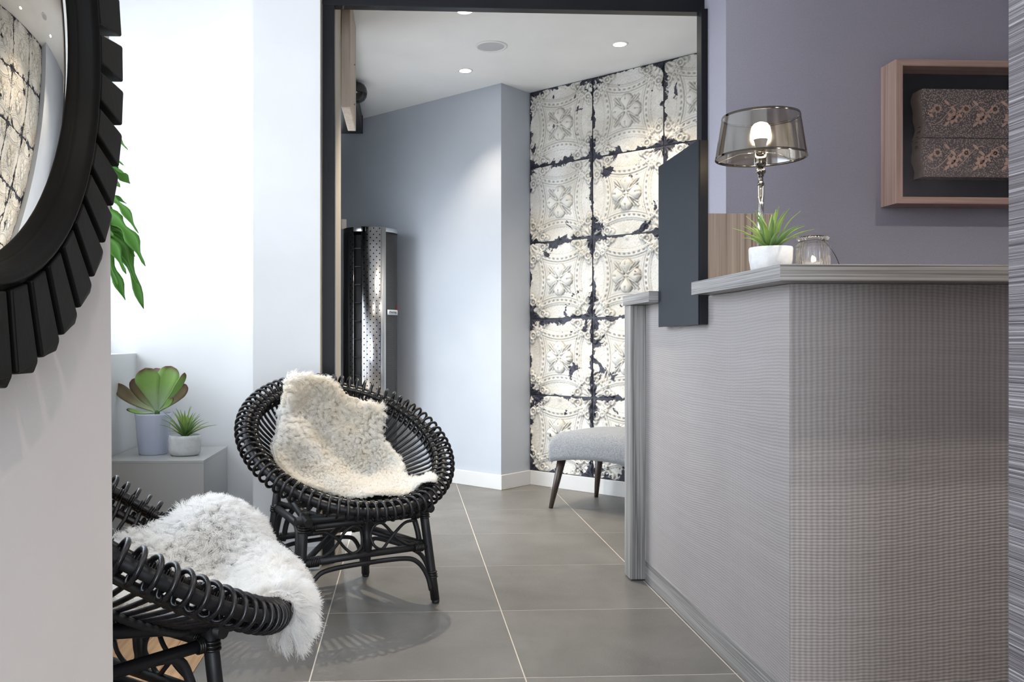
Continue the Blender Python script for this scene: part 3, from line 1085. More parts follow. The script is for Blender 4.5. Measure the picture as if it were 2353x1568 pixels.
def make_fleece(name, chair, poly_uv, off, rho, bump, lenf, n_hair, m_hair, m_skin, seed, radius=0.00055, clump_n=1500, clump=0.6, droop=0.5, edge_out=0.95):
    P, S = profile(off, rho)
    rz = chair.rotation_euler.z
    CM = Matrix.Translation(chair.location) @ Matrix.Rotation(rz, 4, 'Z')
    rg = np.random.default_rng(seed)

    def surf(u, v):
        s = math.hypot(u, v); a = math.atan2(v, u)
        r = float(np.interp(s, S, P[:, 0])); z = float(np.interp(s, S, P[:, 1]))
        return RP(a, r, z), s, a, r, z

    step = 0.0125
    us = [p[0] for p in poly_uv]; vs = [p[1] for p in poly_uv]
    nx = int((max(us) - min(us)) / step) + 3; ny = int((max(vs) - min(vs)) / step) + 3
    idx = {}; verts = []; uv = []
    def vid(i, j):
        if (i, j) not in idx:
            u, v = min(us) - step + i * step, min(vs) - step + j * step
            p, s, a, r, z = surf(u, v)
            e = 1e-3
            p1 = surf(u + e, v)[0]; p2 = surf(u, v + e)[0]
            nn = (p1 - p).cross(p2 - p)
            nn = nn.normalized() if nn.length > 0 else dN.copy()
            if s < 0.1: nn = dN.copy()
            if s < RR and nn.dot(dN) < 0: nn = -nn
            elif s >= RR and nn.dot(p - RP(a, RR, 0)) < 0: nn = -nn
            p = p + nn * bump(u, v)
            idx[(i, j)] = len(verts); verts.append(p); uv.append((u, v))
        return idx[(i, j)]
    faces = []
    for i in range(nx):
        for j in range(ny):
            u, v = min(us) - step + (i + .5) * step, min(vs) - step + (j + .5) * step
            if in_poly(u, v, poly_uv):
                faces.append((vid(i, j), vid(i + 1, j), vid(i + 1, j + 1), vid(i, j + 1)))
    me = bpy.data.meshes.new(name + '_hide')
    me.from_pydata([tuple(p) for p in verts], [], faces)
    me.polygons.foreach_set('use_smooth', [True] * len(faces))
    bm = bmesh.new(); bm.from_mesh(me)
    bmesh.ops.recalc_face_normals(bm, faces=bm.faces)
    # hide faces up, out of the bowl
    s_ = sum((f.normal.dot(dN) * f.calc_area()) for f in bm.faces)
    if s_ < 0: bmesh.ops.reverse_faces(bm, faces=bm.faces)
    for _ in range(2): bmesh.ops.smooth_vert(bm, verts=bm.verts, factor=0.5, use_axis_x=True, use_axis_y=True, use_axis_z=True)
    bm.normal_update(); bm.to_mesh(me); bm.free()
    root = empty(name, chair.location, rz)
    hide = link('hide', me, m_skin, root)
    so = hide.modifiers.new('thick', 'SOLIDIFY'); so.thickness = 0.005; so.offset = -1
    # wool
    co = np.array([v.co[:] for v in me.vertices]); no = np.array([v.normal[:] for v in me.vertices])
    fa = np.array([p.vertices[:] for p in me.polygons]); ar = np.array([p.area for p in me.polygons])
    uva = np.array(uv)
    pick = rg.choice(len(fa), n_hair, p=ar / ar.sum())
    w = rg.random((n_hair, 2))
    w4 = np.stack([(1 - w[:, 0]) * (1 - w[:, 1]), w[:, 0] * (1 - w[:, 1]), w[:, 0] * w[:, 1], (1 - w[:, 0]) * w[:, 1]], 1)
    root_p = (co[fa[pick]] * w4[:, :, None]).sum(1)
    nrm = (no[fa[pick]] * w4[:, :, None]).sum(1); nrm /= np.linalg.norm(nrm, axis=1, keepdims=True) + 1e-9
    ruv = (uva[fa[pick]] * w4[:, :, None]).sum(1)
    ln = lenf(ruv) * rg.uniform(0.7, 1.15, n_hair)
    # locks: nearest of clump_n centres
    cidx = rg.choice(n_hair, clump_n, replace=False)
    kd = KDTree(clump_n)
    for q, ci in enumerate(cidx): kd.insert(Vector(root_p[ci]), q)
    kd.balance()
    own = np.array([kd.find(Vector(p))[1] for p in root_p])
    cdir = no[fa[pick[cidx]]][:, 0] + rg.normal(0, 0.33, (clump_n, 3)) + np.array([0, 0, -1.0]) * droop
    cdir /= np.linalg.norm(cdir, axis=1, keepdims=True)
    ctip = root_p[cidx] + cdir * lenf(ruv[cidx])[:, None]
    cph = rg.uniform(0, 6.28, clump_n)
    # wool spreads outward along the edge of the skin
    bm = bmesh.new(); bm.from_mesh(me)
    bl_ = []
    for e_ in bm.edges:
        if len(e_.link_faces) == 1:
            mid = (e_.verts[0].co + e_.verts[1].co) / 2
            bl_.append((mid.copy(), (mid - e_.link_faces[0].calc_center_median()).normalized()))
    bm.free()
    kb = KDTree(len(bl_))
    for q, (p_, _) in enumerate(bl_): kb.insert(p_, q)
    kb.balance()
    REACH = 0.04
    outw = np.zeros((n_hair, 3))
    for q in range(n_hair):
        res = kb.find_n(Vector(root_p[q]), 3)
        if res and res[0][2] < REACH:
            vv = Vector((0, 0, 0))
            for r_ in res: vv += bl_[r_[1]][1]
            outw[q] = np.array(vv.normalized()) * (1 - res[0][2] / REACH)
    wrap = (rg.random(n_hair) < 0.45) & (np.linalg.norm(outw, axis=1) > 0.55)
    nrm[wrap] *= -0.5
    root_p[wrap] += nrm[wrap] * 0.01
    nrm = nrm + outw * edge_out; nrm /= np.linalg.norm(nrm, axis=1, keepdims=True) + 1e-9
    ctip = ctip + outw[cidx] * (lenf(ruv[cidx])[:, None] * edge_out * 0.7)
    d0 = nrm + rg.normal(0, 0.28, (n_hair, 3)); d0 /= np.linalg.norm(d0, axis=1, keepdims=True)
    tip_free = root_p + (d0 + np.array([0, 0, -0.35 * droop])) * ln[:, None]
    tip = tip_free * (1 - clump) + (ctip[own] + rg.normal(0, 0.0035, (n_hair, 3))) * clump
    K = 6
    pts = np.zeros((n_hair, K, 3), np.float32)
    side = np.cross(nrm, cdir[own]); side /= np.linalg.norm(side, axis=1, keepdims=True) + 1e-6
    for k in range(K):
        t = k / (K - 1)
        b = root_p * (1 - t) ** 2 + 2 * (root_p + nrm * ln[:, None] * 0.55) * t * (1 - t) + tip * t * t
        curl = side * (np.sin(t * 7.0 + cph[own]) * t * 0.10)[:, None] * ln[:, None]
        pts[:, k] = b + curl
    hc = bpy.data.hair_curves.new(name + '_wool')
    hc.add_curves([K] * n_hair)
    hc.attributes['position'].data.foreach_set('vector', pts.reshape(-1))
    ra = hc.attributes.get('radius') or hc.attributes.new('radius', 'FLOAT', 'POINT')
    rr = np.tile(np.linspace(1.0, 0.35, K), n_hair) * radius
    ra.data.foreach_set('value', rr.astype(np.float32))
    hc.materials.append(m_hair)
    wo = bpy.data.objects.new('wool', hc)
    COL.objects.link(wo); wo.parent = root
    wo['kind'] = 'stuff'
    return root


def px_poly_to_uv(pts, chair, off, rho):
    """where the outline seen in the photograph lies on the bowl of the chair"""
    P, S = profile(off, rho)
    n = 120
    vs, fs = [], []
    M4 = Matrix.Translation(chair.location) @ Matrix.Rotation(chair.rotation_euler.z, 4, 'Z')
    for i in range(len(P)):
        for k in range(n):
            vs.append(M4 @ RP(2 * math.pi * k / n, max(P[i][0], 1e-4), P[i][1]))
    for i in range(len(P) - 1):
        for k in range(n):
            k2 = (k + 1) % n
            fs.append((i * n + k, i * n + k2, (i + 1) * n + k2, (i + 1) * n + k))
    bv = BVHTree.FromPolygons(vs, fs)
    inv = M4.inverted()
    out = []
    o = Vector((0, 0, EYE))
    for (x, y) in pts:
        d = ray(x, y)
        # skip what is nearer than the far half: take the LAST front hit on the inside of the bowl
        hits = []
        q = o.copy()
        for _ in range(8):
            loc, nr, fi, dist = bv.ray_cast(q, d)
            if loc is None: break
            hits.append((loc.copy(), fi)); q = loc + d * 1e-4
        if hits:
            best = None
            for loc, fi in hits:
                L_ = inv @ loc - Cc
                ii = fi // n
                if best is None: best = (L_, ii)
                if P[ii][0] < RR: best = (L_, ii)
                if P[ii][0] < RR - rho: break
            L_, ii = best
        else:
            loc, nr, fi, dist = bv.find_nearest(o + d * ((M4 @ Cc) - o).length)
            L_, ii = inv @ loc - Cc, fi // n
        a = math.atan2(L_.dot(dX), L_.dot(dD))
        rr_ = math.hypot(L_.dot(dX), L_.dot(dD)); zz = L_.dot(dN)
        k = int(np.argmin((P[:, 0] - rr_) ** 2 + (P[:, 1] - zz) ** 2))
        out.append((S[k] * math.cos(a), S[k] * math.sin(a)))
    return out


z3 = [(150, 170), (230, 105), (400, 85), (560, 95), (720, 85), (800, 130), (860, 200), (960, 275), (1100, 320), (1250, 380), (1330, 450), (1355, 530), (1340, 630), (1285, 695), (1240, 725), (1300, 800), (1400, 875), (1500, 915), (1570, 960), (1595, 1040), (1565, 1100), (1550, 1130), (1570, 1200), (1640, 1195), (1750, 1130), (1850, 1115), (1910, 1160), (1940, 1230), (1930, 1270), (1800, 1310), (1650, 1345), (1500, 1385), (1300, 1400), (1050, 1400), (800, 1350), (600, 1280), (430, 1205), (300, 1130), (250, 1085), (200, 1050), (140, 990), (100, 900), (90, 780), (125, 650), (160, 550), (135, 440), (140, 300)]
out1 = [(600 + x * 0.2104, 850 + y * 0.2104) for x, y in z3]
uv1 = px_poly_to_uv(out1, ch1, 0.024, 0.046)
for _ in range(2):
    uv1 = [tuple(0.25 * uv1[i - 1][q] + 0.5 * uv1[i][q] + 0.25 * uv1[(i + 1) % len(uv1)][q] for q in (0, 1)) for i in range(len(uv1))]


def b1(u, v):
    s = math.hypot(u, v)
    return 0.010 * math.sin(u * 23 + 1) * math.sin(v * 19 + 2) + 0.016 * max(0, math.sin(u * 9 - v * 14 + 0.6)) + 0.026 * min(1.0, max(0.0, (0.02 - u) / 0.16))


def len1(uv):
    # long wool on the back rest, short towards the seat
    k = np.clip((uv[:, 0] + 0.10) / 0.14, 0, 1)
    return 0.036 * (1 - k) + 0.014 * k


fl1 = make_fleece('sheepskin', ch1, uv1, 0.024, 0.046, b1, len1, 110000, M['fleece_cream'], M['skin_cream'], 1, radius=0.0006, clump_n=3200, clump=0.50, droop=0.45)
tag(fl1, 'cream sheepskin spread over the back and seat of the whole rattan chair', 'sheepskin', 'sheepskins on the rattan chairs')

# second skin, by bearing round the bowl: (angle from the front, reach)
_, S2 = profile(0.026, 0.048)
pol2 = [(-62, 0.20), (-40, 0.33), (-24, 0.42), (-17, 0.49), (-8, 0.545), (4, 0.56), (14, 0.545), (22, 0.515), (30, 0.48), (38, 0.485), (46, 0.49), (54, 0.47), (61, 0.40), (68, 0.32), (80, 0.24), (112, 0.15), (170, 0.10), (230, 0.12), (270, 0.14)]
uv2 = [(q * math.cos(R_(a)), q * math.sin(R_(a))) for a, q in pol2]


def b2(u, v):
    a = math.degrees(math.atan2(v, u)); s = math.hypot(u, v)
    hump = math.exp(-((a - 46) / 18) ** 2) * min(1, max(0, (s - 0.2) / 0.15)) * 0.055
    nose = 0.018 * min(1, max(0, (s - 0.38) / 0.08)) * math.exp(-((a - 4) / 16) ** 2)
    return 0.010 * math.sin(u * 21 + 1) * math.sin(v * 17 + 2) + hump + nose


def len2(uv):
    s_ = np.hypot(uv[:, 0], uv[:, 1])
    return 0.034 + 0.022 * np.clip((s_ - 0.40) / 0.1, 0, 1) * (uv[:, 0] > 0.33)


fl2 = make_fleece('sheepskin', ch2, uv2, 0.026, 0.048, b2, len2, 120000, M['fleece_white'], M['skin_white'], 2, radius=0.00055, clump_n=2600, clump=0.42, droop=0.5)
tag(fl2, 'fluffy white sheepskin hanging over the front of the foreground rattan chair', 'sheepskin', 'sheepskins on the rattan chairs')


# ------------------------------------------------------------------ upholstered bench
def make_bench():
    root = empty('upholstered_stool', (0.822 + 0.36 * 0.7071 * 2 * 0.5, 4.788, 0))
    L_, Dp = 0.64, 0.50
    ux, uy = Vector((0.70711, -0.70711, 0)), Vector((0.70711, 0.70711, 0))
    corner = Vector((0.800, 4.800, 0))
    cen = corner + ux * (L_ / 2) + uy * (Dp / 2)
    root.location = cen
    root.rotation_euler = (0, 0, R_(-45))
    # seat: rounded slab, domed top, arched underside
    nx, ny = 40, 28
    mb = MB()
    def q(t, L):     # soft rectangle parameter
        return t
    vt, vb = [], []
    for j in range(ny + 1):
        for i in range(nx + 1):
            a, b = -1 + 2 * i / nx, -1 + 2 * j / ny
            x = a * L_ / 2; y = b * Dp / 2
            e = (abs(a) ** 5 + abs(b) ** 5)
            ed = max(abs(a), abs(b))
            rnd_ = 0.045 * max(0, (ed - 0.80) / 0.2) ** 2
            zt = 0.425 + 0.022 * (1 - a * a) * (1 - 0.4 * b * b) - rnd_
            zb = 0.262 + 0.034 * (1 - a * a) + 0.012 * (1 - b * b)
            shrink = 1 - 0.02 * max(0, (ed - 0.85) / 0.15)
            vt.append((x * shrink, y * shrink, zt)); vb.append((x * 0.985, y * 0.985, zb))
    n = (nx + 1)
    fs = []
    T = len(vt)
    for j in range(ny):
        for i in range(nx):
            k = j * n + i
            fs.append((k, k + 1, k + n + 1, k + n)); fs.append((T + k, T + k + n, T + k + n + 1, T + k + 1))
    v = vt + vb
    ring = [i for i in range(nx + 1)] + [j * n + nx for j in range(1, ny + 1)] + [ny * n + i for i in range(nx - 1, -1, -1)] + [j * n for j in range(ny - 1, 0, -1)]
    # bulging side wall
    m1 = []
    for rno, tt in enumerate((0.25, 0.5, 0.75)):
        row = []
        for k in ring:
            a, b = Vector(v[k]), Vector(v[T + k])
            p = a.lerp(b, tt)
            d = Vector((p.x / (L_ / 2), p.y / (Dp / 2), 0))
            p = p + Vector((p.x * 0.02, p.y * 0.02, 0)) * (1 - (2 * tt - 1) ** 2)
            row.append(len(v)); v.append(tuple(p))
        m1.append(row)
    rows = [ring] + m1 + [[T + k for k in ring]]
    for r0, r1 in zip(rows, rows[1:]):
        for k in range(len(ring)):
            k2 = (k + 1) % len(ring)
            fs.append((r0[k], r1[k], r1[k2], r0[k2]))
    mb.add(v, fs, True)
    s = mb.build('seat', M['felt'], root)
    bm = bmesh.new(); bm.from_mesh(s.data); bmesh.ops.recalc_face_normals(bm, faces=bm.faces); bm.to_mesh(s.data); bm.free()
    for sx in (-1, 1):
        for sy in (-1, 1):
            foot = Vector((sx * (L_ / 2 - 0.005), sy * (Dp / 2 - 0.015), 0))
            tp = Vector((sx * (L_ / 2 - 0.055), sy * (Dp / 2 - 0.055), 0.285))
            MB().tube([foot, foot.lerp(tp, 0.5), tp], [0.012, 0.0185, 0.025], 14).build('leg', M['dark_leg'], root)
    return root


tag(make_bench(), 'grey felt stool with an arched seat and dark tapered legs by the tin wall', 'stool')

# ------------------------------------------------------------------ mirror
MC = Vector((-0.43, 0.822, 1.292))
mr = empty('sunburst_mirror', MC)
tag(mr, 'round convex mirror in a black sunburst frame on the white wall', 'mirror')
RX = (0, R_(90), 0)      # local z -> +X (out of the wall)
gl = []
for k in range(15):
    r = 0.286 * k / 14
    gl.append((r, 0.062 - 0.044 * (r / 0.286) ** 2))
MB().lathe([(max(r, 1e-4), z) for r, z in gl], 80).build('mirror_glass', M['mirror'], mr, rot=RX)
MB().lathe([(0.281, 0.006), (0.282, 0.020), (0.2835, 0.024), (0.285, 0.027), (0.287, 0.034), (0.290, 0.039), (0.295, 0.042), (0.299, 0.041), (0.300, 0.036), (0.304, 0.036), (0.307, 0.032), (0.309, 0.026), (0.313, 0.024), (0.315, 0.016), (0.315, 0.004)], 110).build('moulding', M['mirror_frame'], mr, rot=RX)
MB().lathe([(0.30, 0.003), (0.360, 0.003), (0.360, 0.010), (0.30, 0.012)], 90).build('back_ring', M['black_matte'], mr, rot=RX)
NT = 40
tm = MB()
# one tooth along +x (radial), thickness along z
prof_t = [(0.305, 0.0180), (0.36, 0.0225), (0.390, 0.0245), (0.402, 0.0205)]
v = []
for r, hw in prof_t:
    for sgn in (-1, 1):
        for z in (0.010, 0.040 if r < 0.395 else 0.036):
            rr_ = r - (0.010 if (r > 0.39 and sgn < 0) else 0)
            v.append((rr_, sgn * hw, z))
fs = []
for i in range(len(prof_t) - 1):
    a, b = i * 4, (i + 1) * 4
    fs += [(a, b, b + 1, a + 1), (a + 2, a + 3, b + 3, b + 2), (a + 1, b + 1, b + 3, a + 3), (a, a + 2, b + 2, b)]
fs += [(0, 1, 3, 2), (12, 14, 15, 13)]
tm.add(v, fs)
tooth = tm.build('tooth', M['mirror_frame'], mr, bevel=0.0022)
for k in range(NT):
    o = tooth if k == 0 else tooth.copy()
    if k: COL.objects.link(o); o.parent = mr
    o.rotation_euler = (Matrix.Rotation(R_(90), 3, 'Y') @ Matrix.Rotation(2 * math.pi * (k + 0.5) / NT, 3, 'Z')).to_euler()


# ------------------------------------------------------------------ plants
def leaf_mesh(name, path, width, mat, cup=0.25, ref=(0, 0, 1), nseg=16):
    """leaf blade along a path; width(t) half width; real thickness from a solidify-like back face"""
    P = catmull(path, max(2, nseg // (len(path) - 1)))
    n = len(P)
    v, al, rim = [], [], []
    prof = (-1, -0.55, 0, 0.55, 1)
    side = None
    for i, p in enumerate(P):
        t = i / (n - 1)
        d = (P[min(i + 1, n - 1)] - P[max(i - 1, 0)]).normalized()
        sd = d.cross(Vector(ref))
        if sd.length < 0.15: sd = side or Vector((1, 0, 0))
        sd.normalize()
        if side is not None and sd.dot(side) < 0: sd = -sd
        side = sd
        up = sd.cross(d).normalized()
        w = width(t)
        for q in prof:
            v.append(p + sd * (q * w) + up * (cup * w * q * q))
            al.append(t); rim.append(0.5 * t * t * (0.55 + 0.45 * abs(q)) + 0.5 * t ** 5)
    m = len(prof)
    fs = []
    for i in range(n - 1):
        for k in range(m - 1):
            fs.append((i * m + k, i * m + k + 1, (i + 1) * m + k + 1, (i + 1) * m + k))
    me = bpy.data.meshes.new(name)
    me.from_pydata([tuple(x) for x in v], [], fs)
    me.polygons.foreach_set('use_smooth', [True] * len(fs))
    for nm, arr in (('along', al), ('rim', rim)):
        a = me.attributes.new(nm, 'FLOAT', 'POINT'); a.data.foreach_set('value', arr)
    me.materials.append(mat)
    return me


def add_leaf(root, path, width, mat, th=0.0015, cup=0.25, name='leaf', ref=(0, 0, 1), nseg=16):
    o = link(name, leaf_mesh(name, path, width, mat, cup, ref, nseg), None, root)
    s = o.modifiers.new('thick', 'SOLIDIFY'); s.thickness = th; s.offset = 0
    return o


def agave(root, base, n, length, seed, width=0.0062, mats=('agave', 'agave2')):
    rg = random.Random(seed)
    for k in range(n):
        az = k * 2.39996 + rg.uniform(-0.2, 0.2)
        f = (k + 0.5) / n
        el = R_(86 - 62 * f ** 0.9 + rg.uniform(-5, 5))
        L = length * rg.uniform(0.82, 1.08)
        d = Vector((math.cos(az) * math.cos(el), math.sin(az) * math.cos(el), math.sin(el)))
        out = Vector((math.cos(az), math.sin(az), 0))
        p0 = base + out * 0.004
        bend = Vector((0, 0, L * (0.10 + 0.10 * f)))
        path = [p0, p0 + d * L * 0.35 + bend * 0.15, p0 + d * L * 0.7 + bend * 0.10, p0 + d * L - bend * 0.25 + out * 0.006]
        wd = width * rg.uniform(0.85, 1.15)
        add_leaf(root, path, lambda t, w=wd: w * (0.55 + 1.5 * t * (1 - t)) * (1 - t ** 2.2) + 0.0002, M[mats[rg.random() < 0.35]], 0.0012, 0.5)


# white pot with agave on the worktop
p1 = W(1771, 600, 2.235); p1.z = 1.1205
pt = empty('potted_agave', p1)
tag(pt, 'spiky green succulent in a white concrete pot beside the lamp', 'potted plant', 'spiky succulents in pots')
MB().lathe([(0.0, 0.0), (0.044, 0.0), (0.0495, 0.006), (0.0535, 0.030), (0.0545, 0.058), (0.053, 0.062), (0.049, 0.062), (0.047, 0.050), (0.0, 0.050)], 48).build('pot', M['concrete_white'], pt)
MB().lathe([(0.0, 0.055), (0.0475, 0.053)], 24).build('soil', M['soil'], pt)
agave(pt, Vector((0, 0, 0.054)), 30, 0.112, 3, 0.0078)

# lavender pot with paddle plant on the plinth
p2 = W(352, 1041, 3.585); p2.z = 0.4712
k2 = empty('potted_paddle_plant', p2)
tag(k2, 'broad-leaved red-edged succulent in a tapered lavender pot on the plinth', 'potted plant')
MB().lathe([(0.0, 0.0), (0.056, 0.0), (0.0585, 0.003), (0.0725, 0.162), (0.0735, 0.168), (0.070, 0.169), (0.068, 0.150), (0.0, 0.150)], 48).build('pot', M['lavender'], k2)
MB().lathe([(0.0, 0.158), (0.0685, 0.156)], 24).build('soil', M['soil'], k2)
sb = Vector((0.018, -0.005, 0.158))
MB().tube([sb, sb + Vector((0.0, 0, 0.012)), sb + Vector((0.001, 0, 0.022))], [0.010, 0.011, 0.008], 10).build('stem', M['agave2'], k2)
st = sb + Vector((0, 0, 0.016))


def PL(px, py, dy):
    """tip of a leaf given in the photograph, dy nearer (-) or farther (+) than the stem"""
    p = W(px, py, 3.585 + dy) - p2
    return p


paddles = [((263, 884), 0.01, 0.026, 'paddle_red', (-0.25, -0.7, 0.7)), ((291, 941), -0.05, 0.011, 'paddle', (0, -0.6, 0.8)), ((334, 846), -0.05, 0.050, 'paddle', (0.1, -1, 0.15)), ((303, 872), 0.06, 0.028, 'paddle_red', (-0.5, -0.9, 0.3)), ((358, 846), 0.075, 0.034, 'paddle_red', (0.0, -1, 0.3)), ((394, 842), 0.045, 0.044, 'paddle', (0.25, -1, 0.2)), ((425, 857), -0.03, 0.020, 'paddle', (0.95, -0.5, 0.3)), ((428, 884), 0.05, 0.026, 'paddle_red', (0.6, -0.8, 0.5)), ((398, 915), -0.06, 0.014, 'paddle', (0.5, -0.6, 0.6))]
for (tip, dy, w_, mt, rf) in paddles:
    tp = PL(tip[0], tip[1], dy)
    d = tp - st
    sag = Vector((0, 0, -0.10 * abs(d.x)))
    path = [st, st + d * 0.28 + sag * 0.7, st + d * 0.55 + sag, st + d * 0.82 + sag * 0.5, tp]
    add_leaf(k2, path, lambda t, w=w_: w * (0.16 + 0.84 * min(1, (t / 0.68)) ** 1.4) * max(0.0, 1 - max(0, (t - 0.62) / 0.38) ** 2.4) ** 0.5 + 0.0003, M[mt], 0.004, 0.30, ref=rf, nseg=24)

# small concrete pot with agave on the plinth
p3 = W(425, 1046, 3.545); p3.z = 0.4712
k3 = empty('potted_agave', p3)
tag(k3, 'spiky green succulent in a low grey concrete pot on the plinth', 'potted plant', 'spiky succulents in pots')
MB().lathe([(0.0, 0.0), (0.050, 0.0), (0.060, 0.006), (0.064, 0.024), (0.0645, 0.070), (0.062, 0.082), (0.058, 0.083), (0.055, 0.070), (0.0, 0.068)], 48).build('pot', M['concrete'], k3)
MB().lathe([(0.0, 0.075), (0.056, 0.073)], 24).build('soil', M['soil'], k3)
agave(k3, Vector((0, 0, 0.074)), 30, 0.122, 11, 0.0072)

# fern on the window sill
fp = Vector((-1.29, 2.92, SILL + 0.0005))
fn = empty('potted_fern', fp)
tag(fn, 'green fern with long wavy fronds beside the window, behind the mirror', 'potted plant')
MB().lathe([(0.0, 0.0), (0.060, 0.0), (0.080, 0.13), (0.076, 0.13), (0.070, 0.11), (0.0, 0.11)], 40).build('pot', M['concrete'], fn)
MB().lathe([(0.0, 0.118), (0.072, 0.115)], 24).build('soil', M['soil'], fn)
fb_ = fp + Vector((0, 0, 0.12))
fronds = [((294, 344), 0.010, 0.62, .10), ((284, 380), 0.008, 0.6, .08), ((286, 400), 0.010, 0.58, .06), ((299, 422), 0.024, 0.55, .08), ((291, 468), 0.010, 0.5, .05), ((318, 536), 0.014, 0.55, .16), ((298, 550), 0.016, 0.5, .10), ((300, 546), 0.018, 0.5, .06), ((308, 572), 0.034, 0.45, .12), ((330, 598), 0.018, 0.45, .17), ((334, 612), 0.022, 0.45, .20), ((316, 652), 0.016, 0.4, .22), ((330, 710), 0.024, 0.4, .28), ((288, 690), 0.022, 0.3, .20), ((264, 620), 0.018, 0.3, .12), ((262, 545), 0.02, 0.3, .1), ((276, 430), 0.018, .3, .09), ((270, 500), 0.016, .3, .08), ((282, 525), 0.020, .3, .12), ((276, 585), 0.022, .3, .14), ((290, 630), 0.020, .3, .18), ((272, 660), 0.018, .3, .18), ((310, 590), 0.016, .3, .15), ((258, 460), 0.02, .3, .08), ((300, 575), 0.018, .3, .19)]
for q, (tip, w_, D_, arch) in enumerate(fronds):
    tp = W(tip[0], tip[1], 2.92 - 0.18 + 0.03 * (q % 5)) - fp
    a0 = Vector((0.0, 0.0, 0.115))
    top_ = Vector((a0.x + (tp.x) * 0.45, a0.y + tp.y * 0.45, max(tp.z, a0.z + 0.10) + arch))
    path = [a0, a0.lerp(top_, 0.6) + Vector((0, 0, 0.05)), top_, top_.lerp(tp, 0.5) + Vector((tp.x * 0.08, 0, arch * 0.18)), tp]
    ph = q * 1.3
    add_leaf(fn, path, lambda t, w=w_, ph=ph: 0.0022 if t < 0.42 else 1.35 * w * max(0.0, math.sin(math.pi * min(1, (t - 0.40) / 0.6))) ** 0.7 * (0.66 + 0.34 * math.sin(t * 38 + ph)) + 0.0006, M['fern'], 0.0012, 0.3, 'frond', ref=(0.2, -1, 0.5), nseg=40)

# ------------------------------------------------------------------ lamp on the desk
lp = W(1748, 620, 2.42); lp.z = 1.1205
lm = empty('table_lamp', lp)
tag(lm, 'slim chrome table lamp with a smoked transparent drum shade, lit', 'lamp')
MB().lathe([(0.0, 0.0), (0.055, 0.0), (0.056, 0.006), (0.050, 0.010), (0.014, 0.016), (0.009, 0.024), (0.0, 0.026)], 40).build('base', M['chrome'], lm)
MB().tube([(0, 0, 0.02), (0, 0, 0.15), (0, 0, 0.262)], 0.0082, 20).build('stem', M['chrome'], lm)
MB().lathe([(0.0, 0.256), (0.009, 0.257), (0.0095, 0.262), (0.007, 0.266), (0.0065, 0.280), (0.009, 0.283), (0.008, 0.287), (0.013, 0.292), (0.0135, 0.298), (0.010, 0.303), (0.006, 0.308), (0.0, 0.309)], 28).build('collar', M['dark_chrome'], lm)
MB().lathe([(0.0, 0.303), (0.008, 0.306), (0.0145, 0.314), (0.0155, 0.322), (0.0155, 0.348), (0.0125, 0.350), (0.0, 0.351)], 28).build('socket', M['dark_chrome'], lm)
MB().lathe([(0.0, 0.349), (0.012, 0.349), (0.013, 0.362), (0.017, 0.378), (0.0195, 0.386)], 28).build('bulb_neck', M['bulb_neck'], lm)
MB().lathe([(0.0195, 0.386), (0.0245, 0.395), (0.0268, 0.407), (0.0245, 0.420), (0.018, 0.429), (0.008, 0.4335), (0.0001, 0.434)], 32).build('bulb', M['bulb'], lm)
ZB, ZT, RB, RT = 0.332, 0.452, 0.1230, 0.1045
sh = MB().lathe([(RB, ZB), (RT, ZT)], 96).build('lamp_shade', M['film'], lm)
MB().lathe([(RB + .0004, ZB), (RB - .001, ZB + 0.0065), (RB - 0.0016, ZB + 0.0065), (RB - .0006, ZB), (RB + .0004, ZB)], 96).build('shade_trim', M['dark_chrome'], sh)
MB().lathe([(RT + .0014, ZT - 0.0065), (RT + .0004, ZT), (RT - 0.0006, ZT), (RT + .0004, ZT - 0.0065), (RT + .0014, ZT - .0065)], 96).build('shade_trim', M['dark_chrome'], sh)
for k in range(3):
    a = k * 2.094 + 0.35
    MB().tube([(0.014 * math.cos(a), 0.014 * math.sin(a), 0.350), (0.06 * math.cos(a), 0.06 * math.sin(a), 0.352), (RB * 0.99 * math.cos(a), RB * 0.99 * math.sin(a), ZB + 0.002)], 0.0012, 6).build('shade_carrier', M['chrome'], lm)

# ------------------------------------------------------------------ candle jar
jp = W(1868, 600, 2.225); jp.z = 1.1205
jr = empty('candle_jar', jp)
tag(jr, 'ribbed clear glass jar with a burning tealight and wire handle', 'candle jar')
MB().lathe([(0.0001, 0.0), (0.036, 0.0), (0.0405, 0.004), (0.0415, 0.012), (0.0415, 0.060), (0.039, 0.068), (0.034, 0.0735), (0.0335, 0.078), (0.0375, 0.081), (0.039, 0.085), (0.037, 0.088), (0.0345, 0.088), (0.0305, 0.078), (0.0315, 0.072), (0.0365, 0.066), (0.0385, 0.058), (0.0385, 0.010), (0.036, 0.006), (0.0001, 0.006)], 160, rib=0.018, nrib=32).build('jar', M['jar_glass'], jr)
MB().lathe([(0.0, 0.0065), (0.018, 0.0065), (0.019, 0.020), (0.0, 0.020)], 28).build('tealight', M['wax'], jr)
MB().lathe([(0.0001, 0.0202), (0.0055, 0.023), (0.0068, 0.027), (0.005, 0.032), (0.002, 0.037), (0.0001, 0.039)], 16).build('flame', M['flame'], jr)
wr = [Vector((0.0345 * math.cos(a), 0.0345 * math.sin(a), 0.0765)) for a in [2 * math.pi * k / 32 for k in range(32)]]
MB().tube(wr, 0.0008, 5, closed=True).build('wire_ring', M['wire'], jr)
hp = [Vector((0.010, -0.0355, 0.0765)), Vector((0.016, -0.042, 0.066)), Vector((0.032, -0.048, 0.040)), Vector((0.044, -0.046, 0.018)), Vector((0.052, -0.040, 0.001))]
MB().tube(catmull(hp, 5), 0.0009, 5).build('wire_handle', M['wire'], jr)
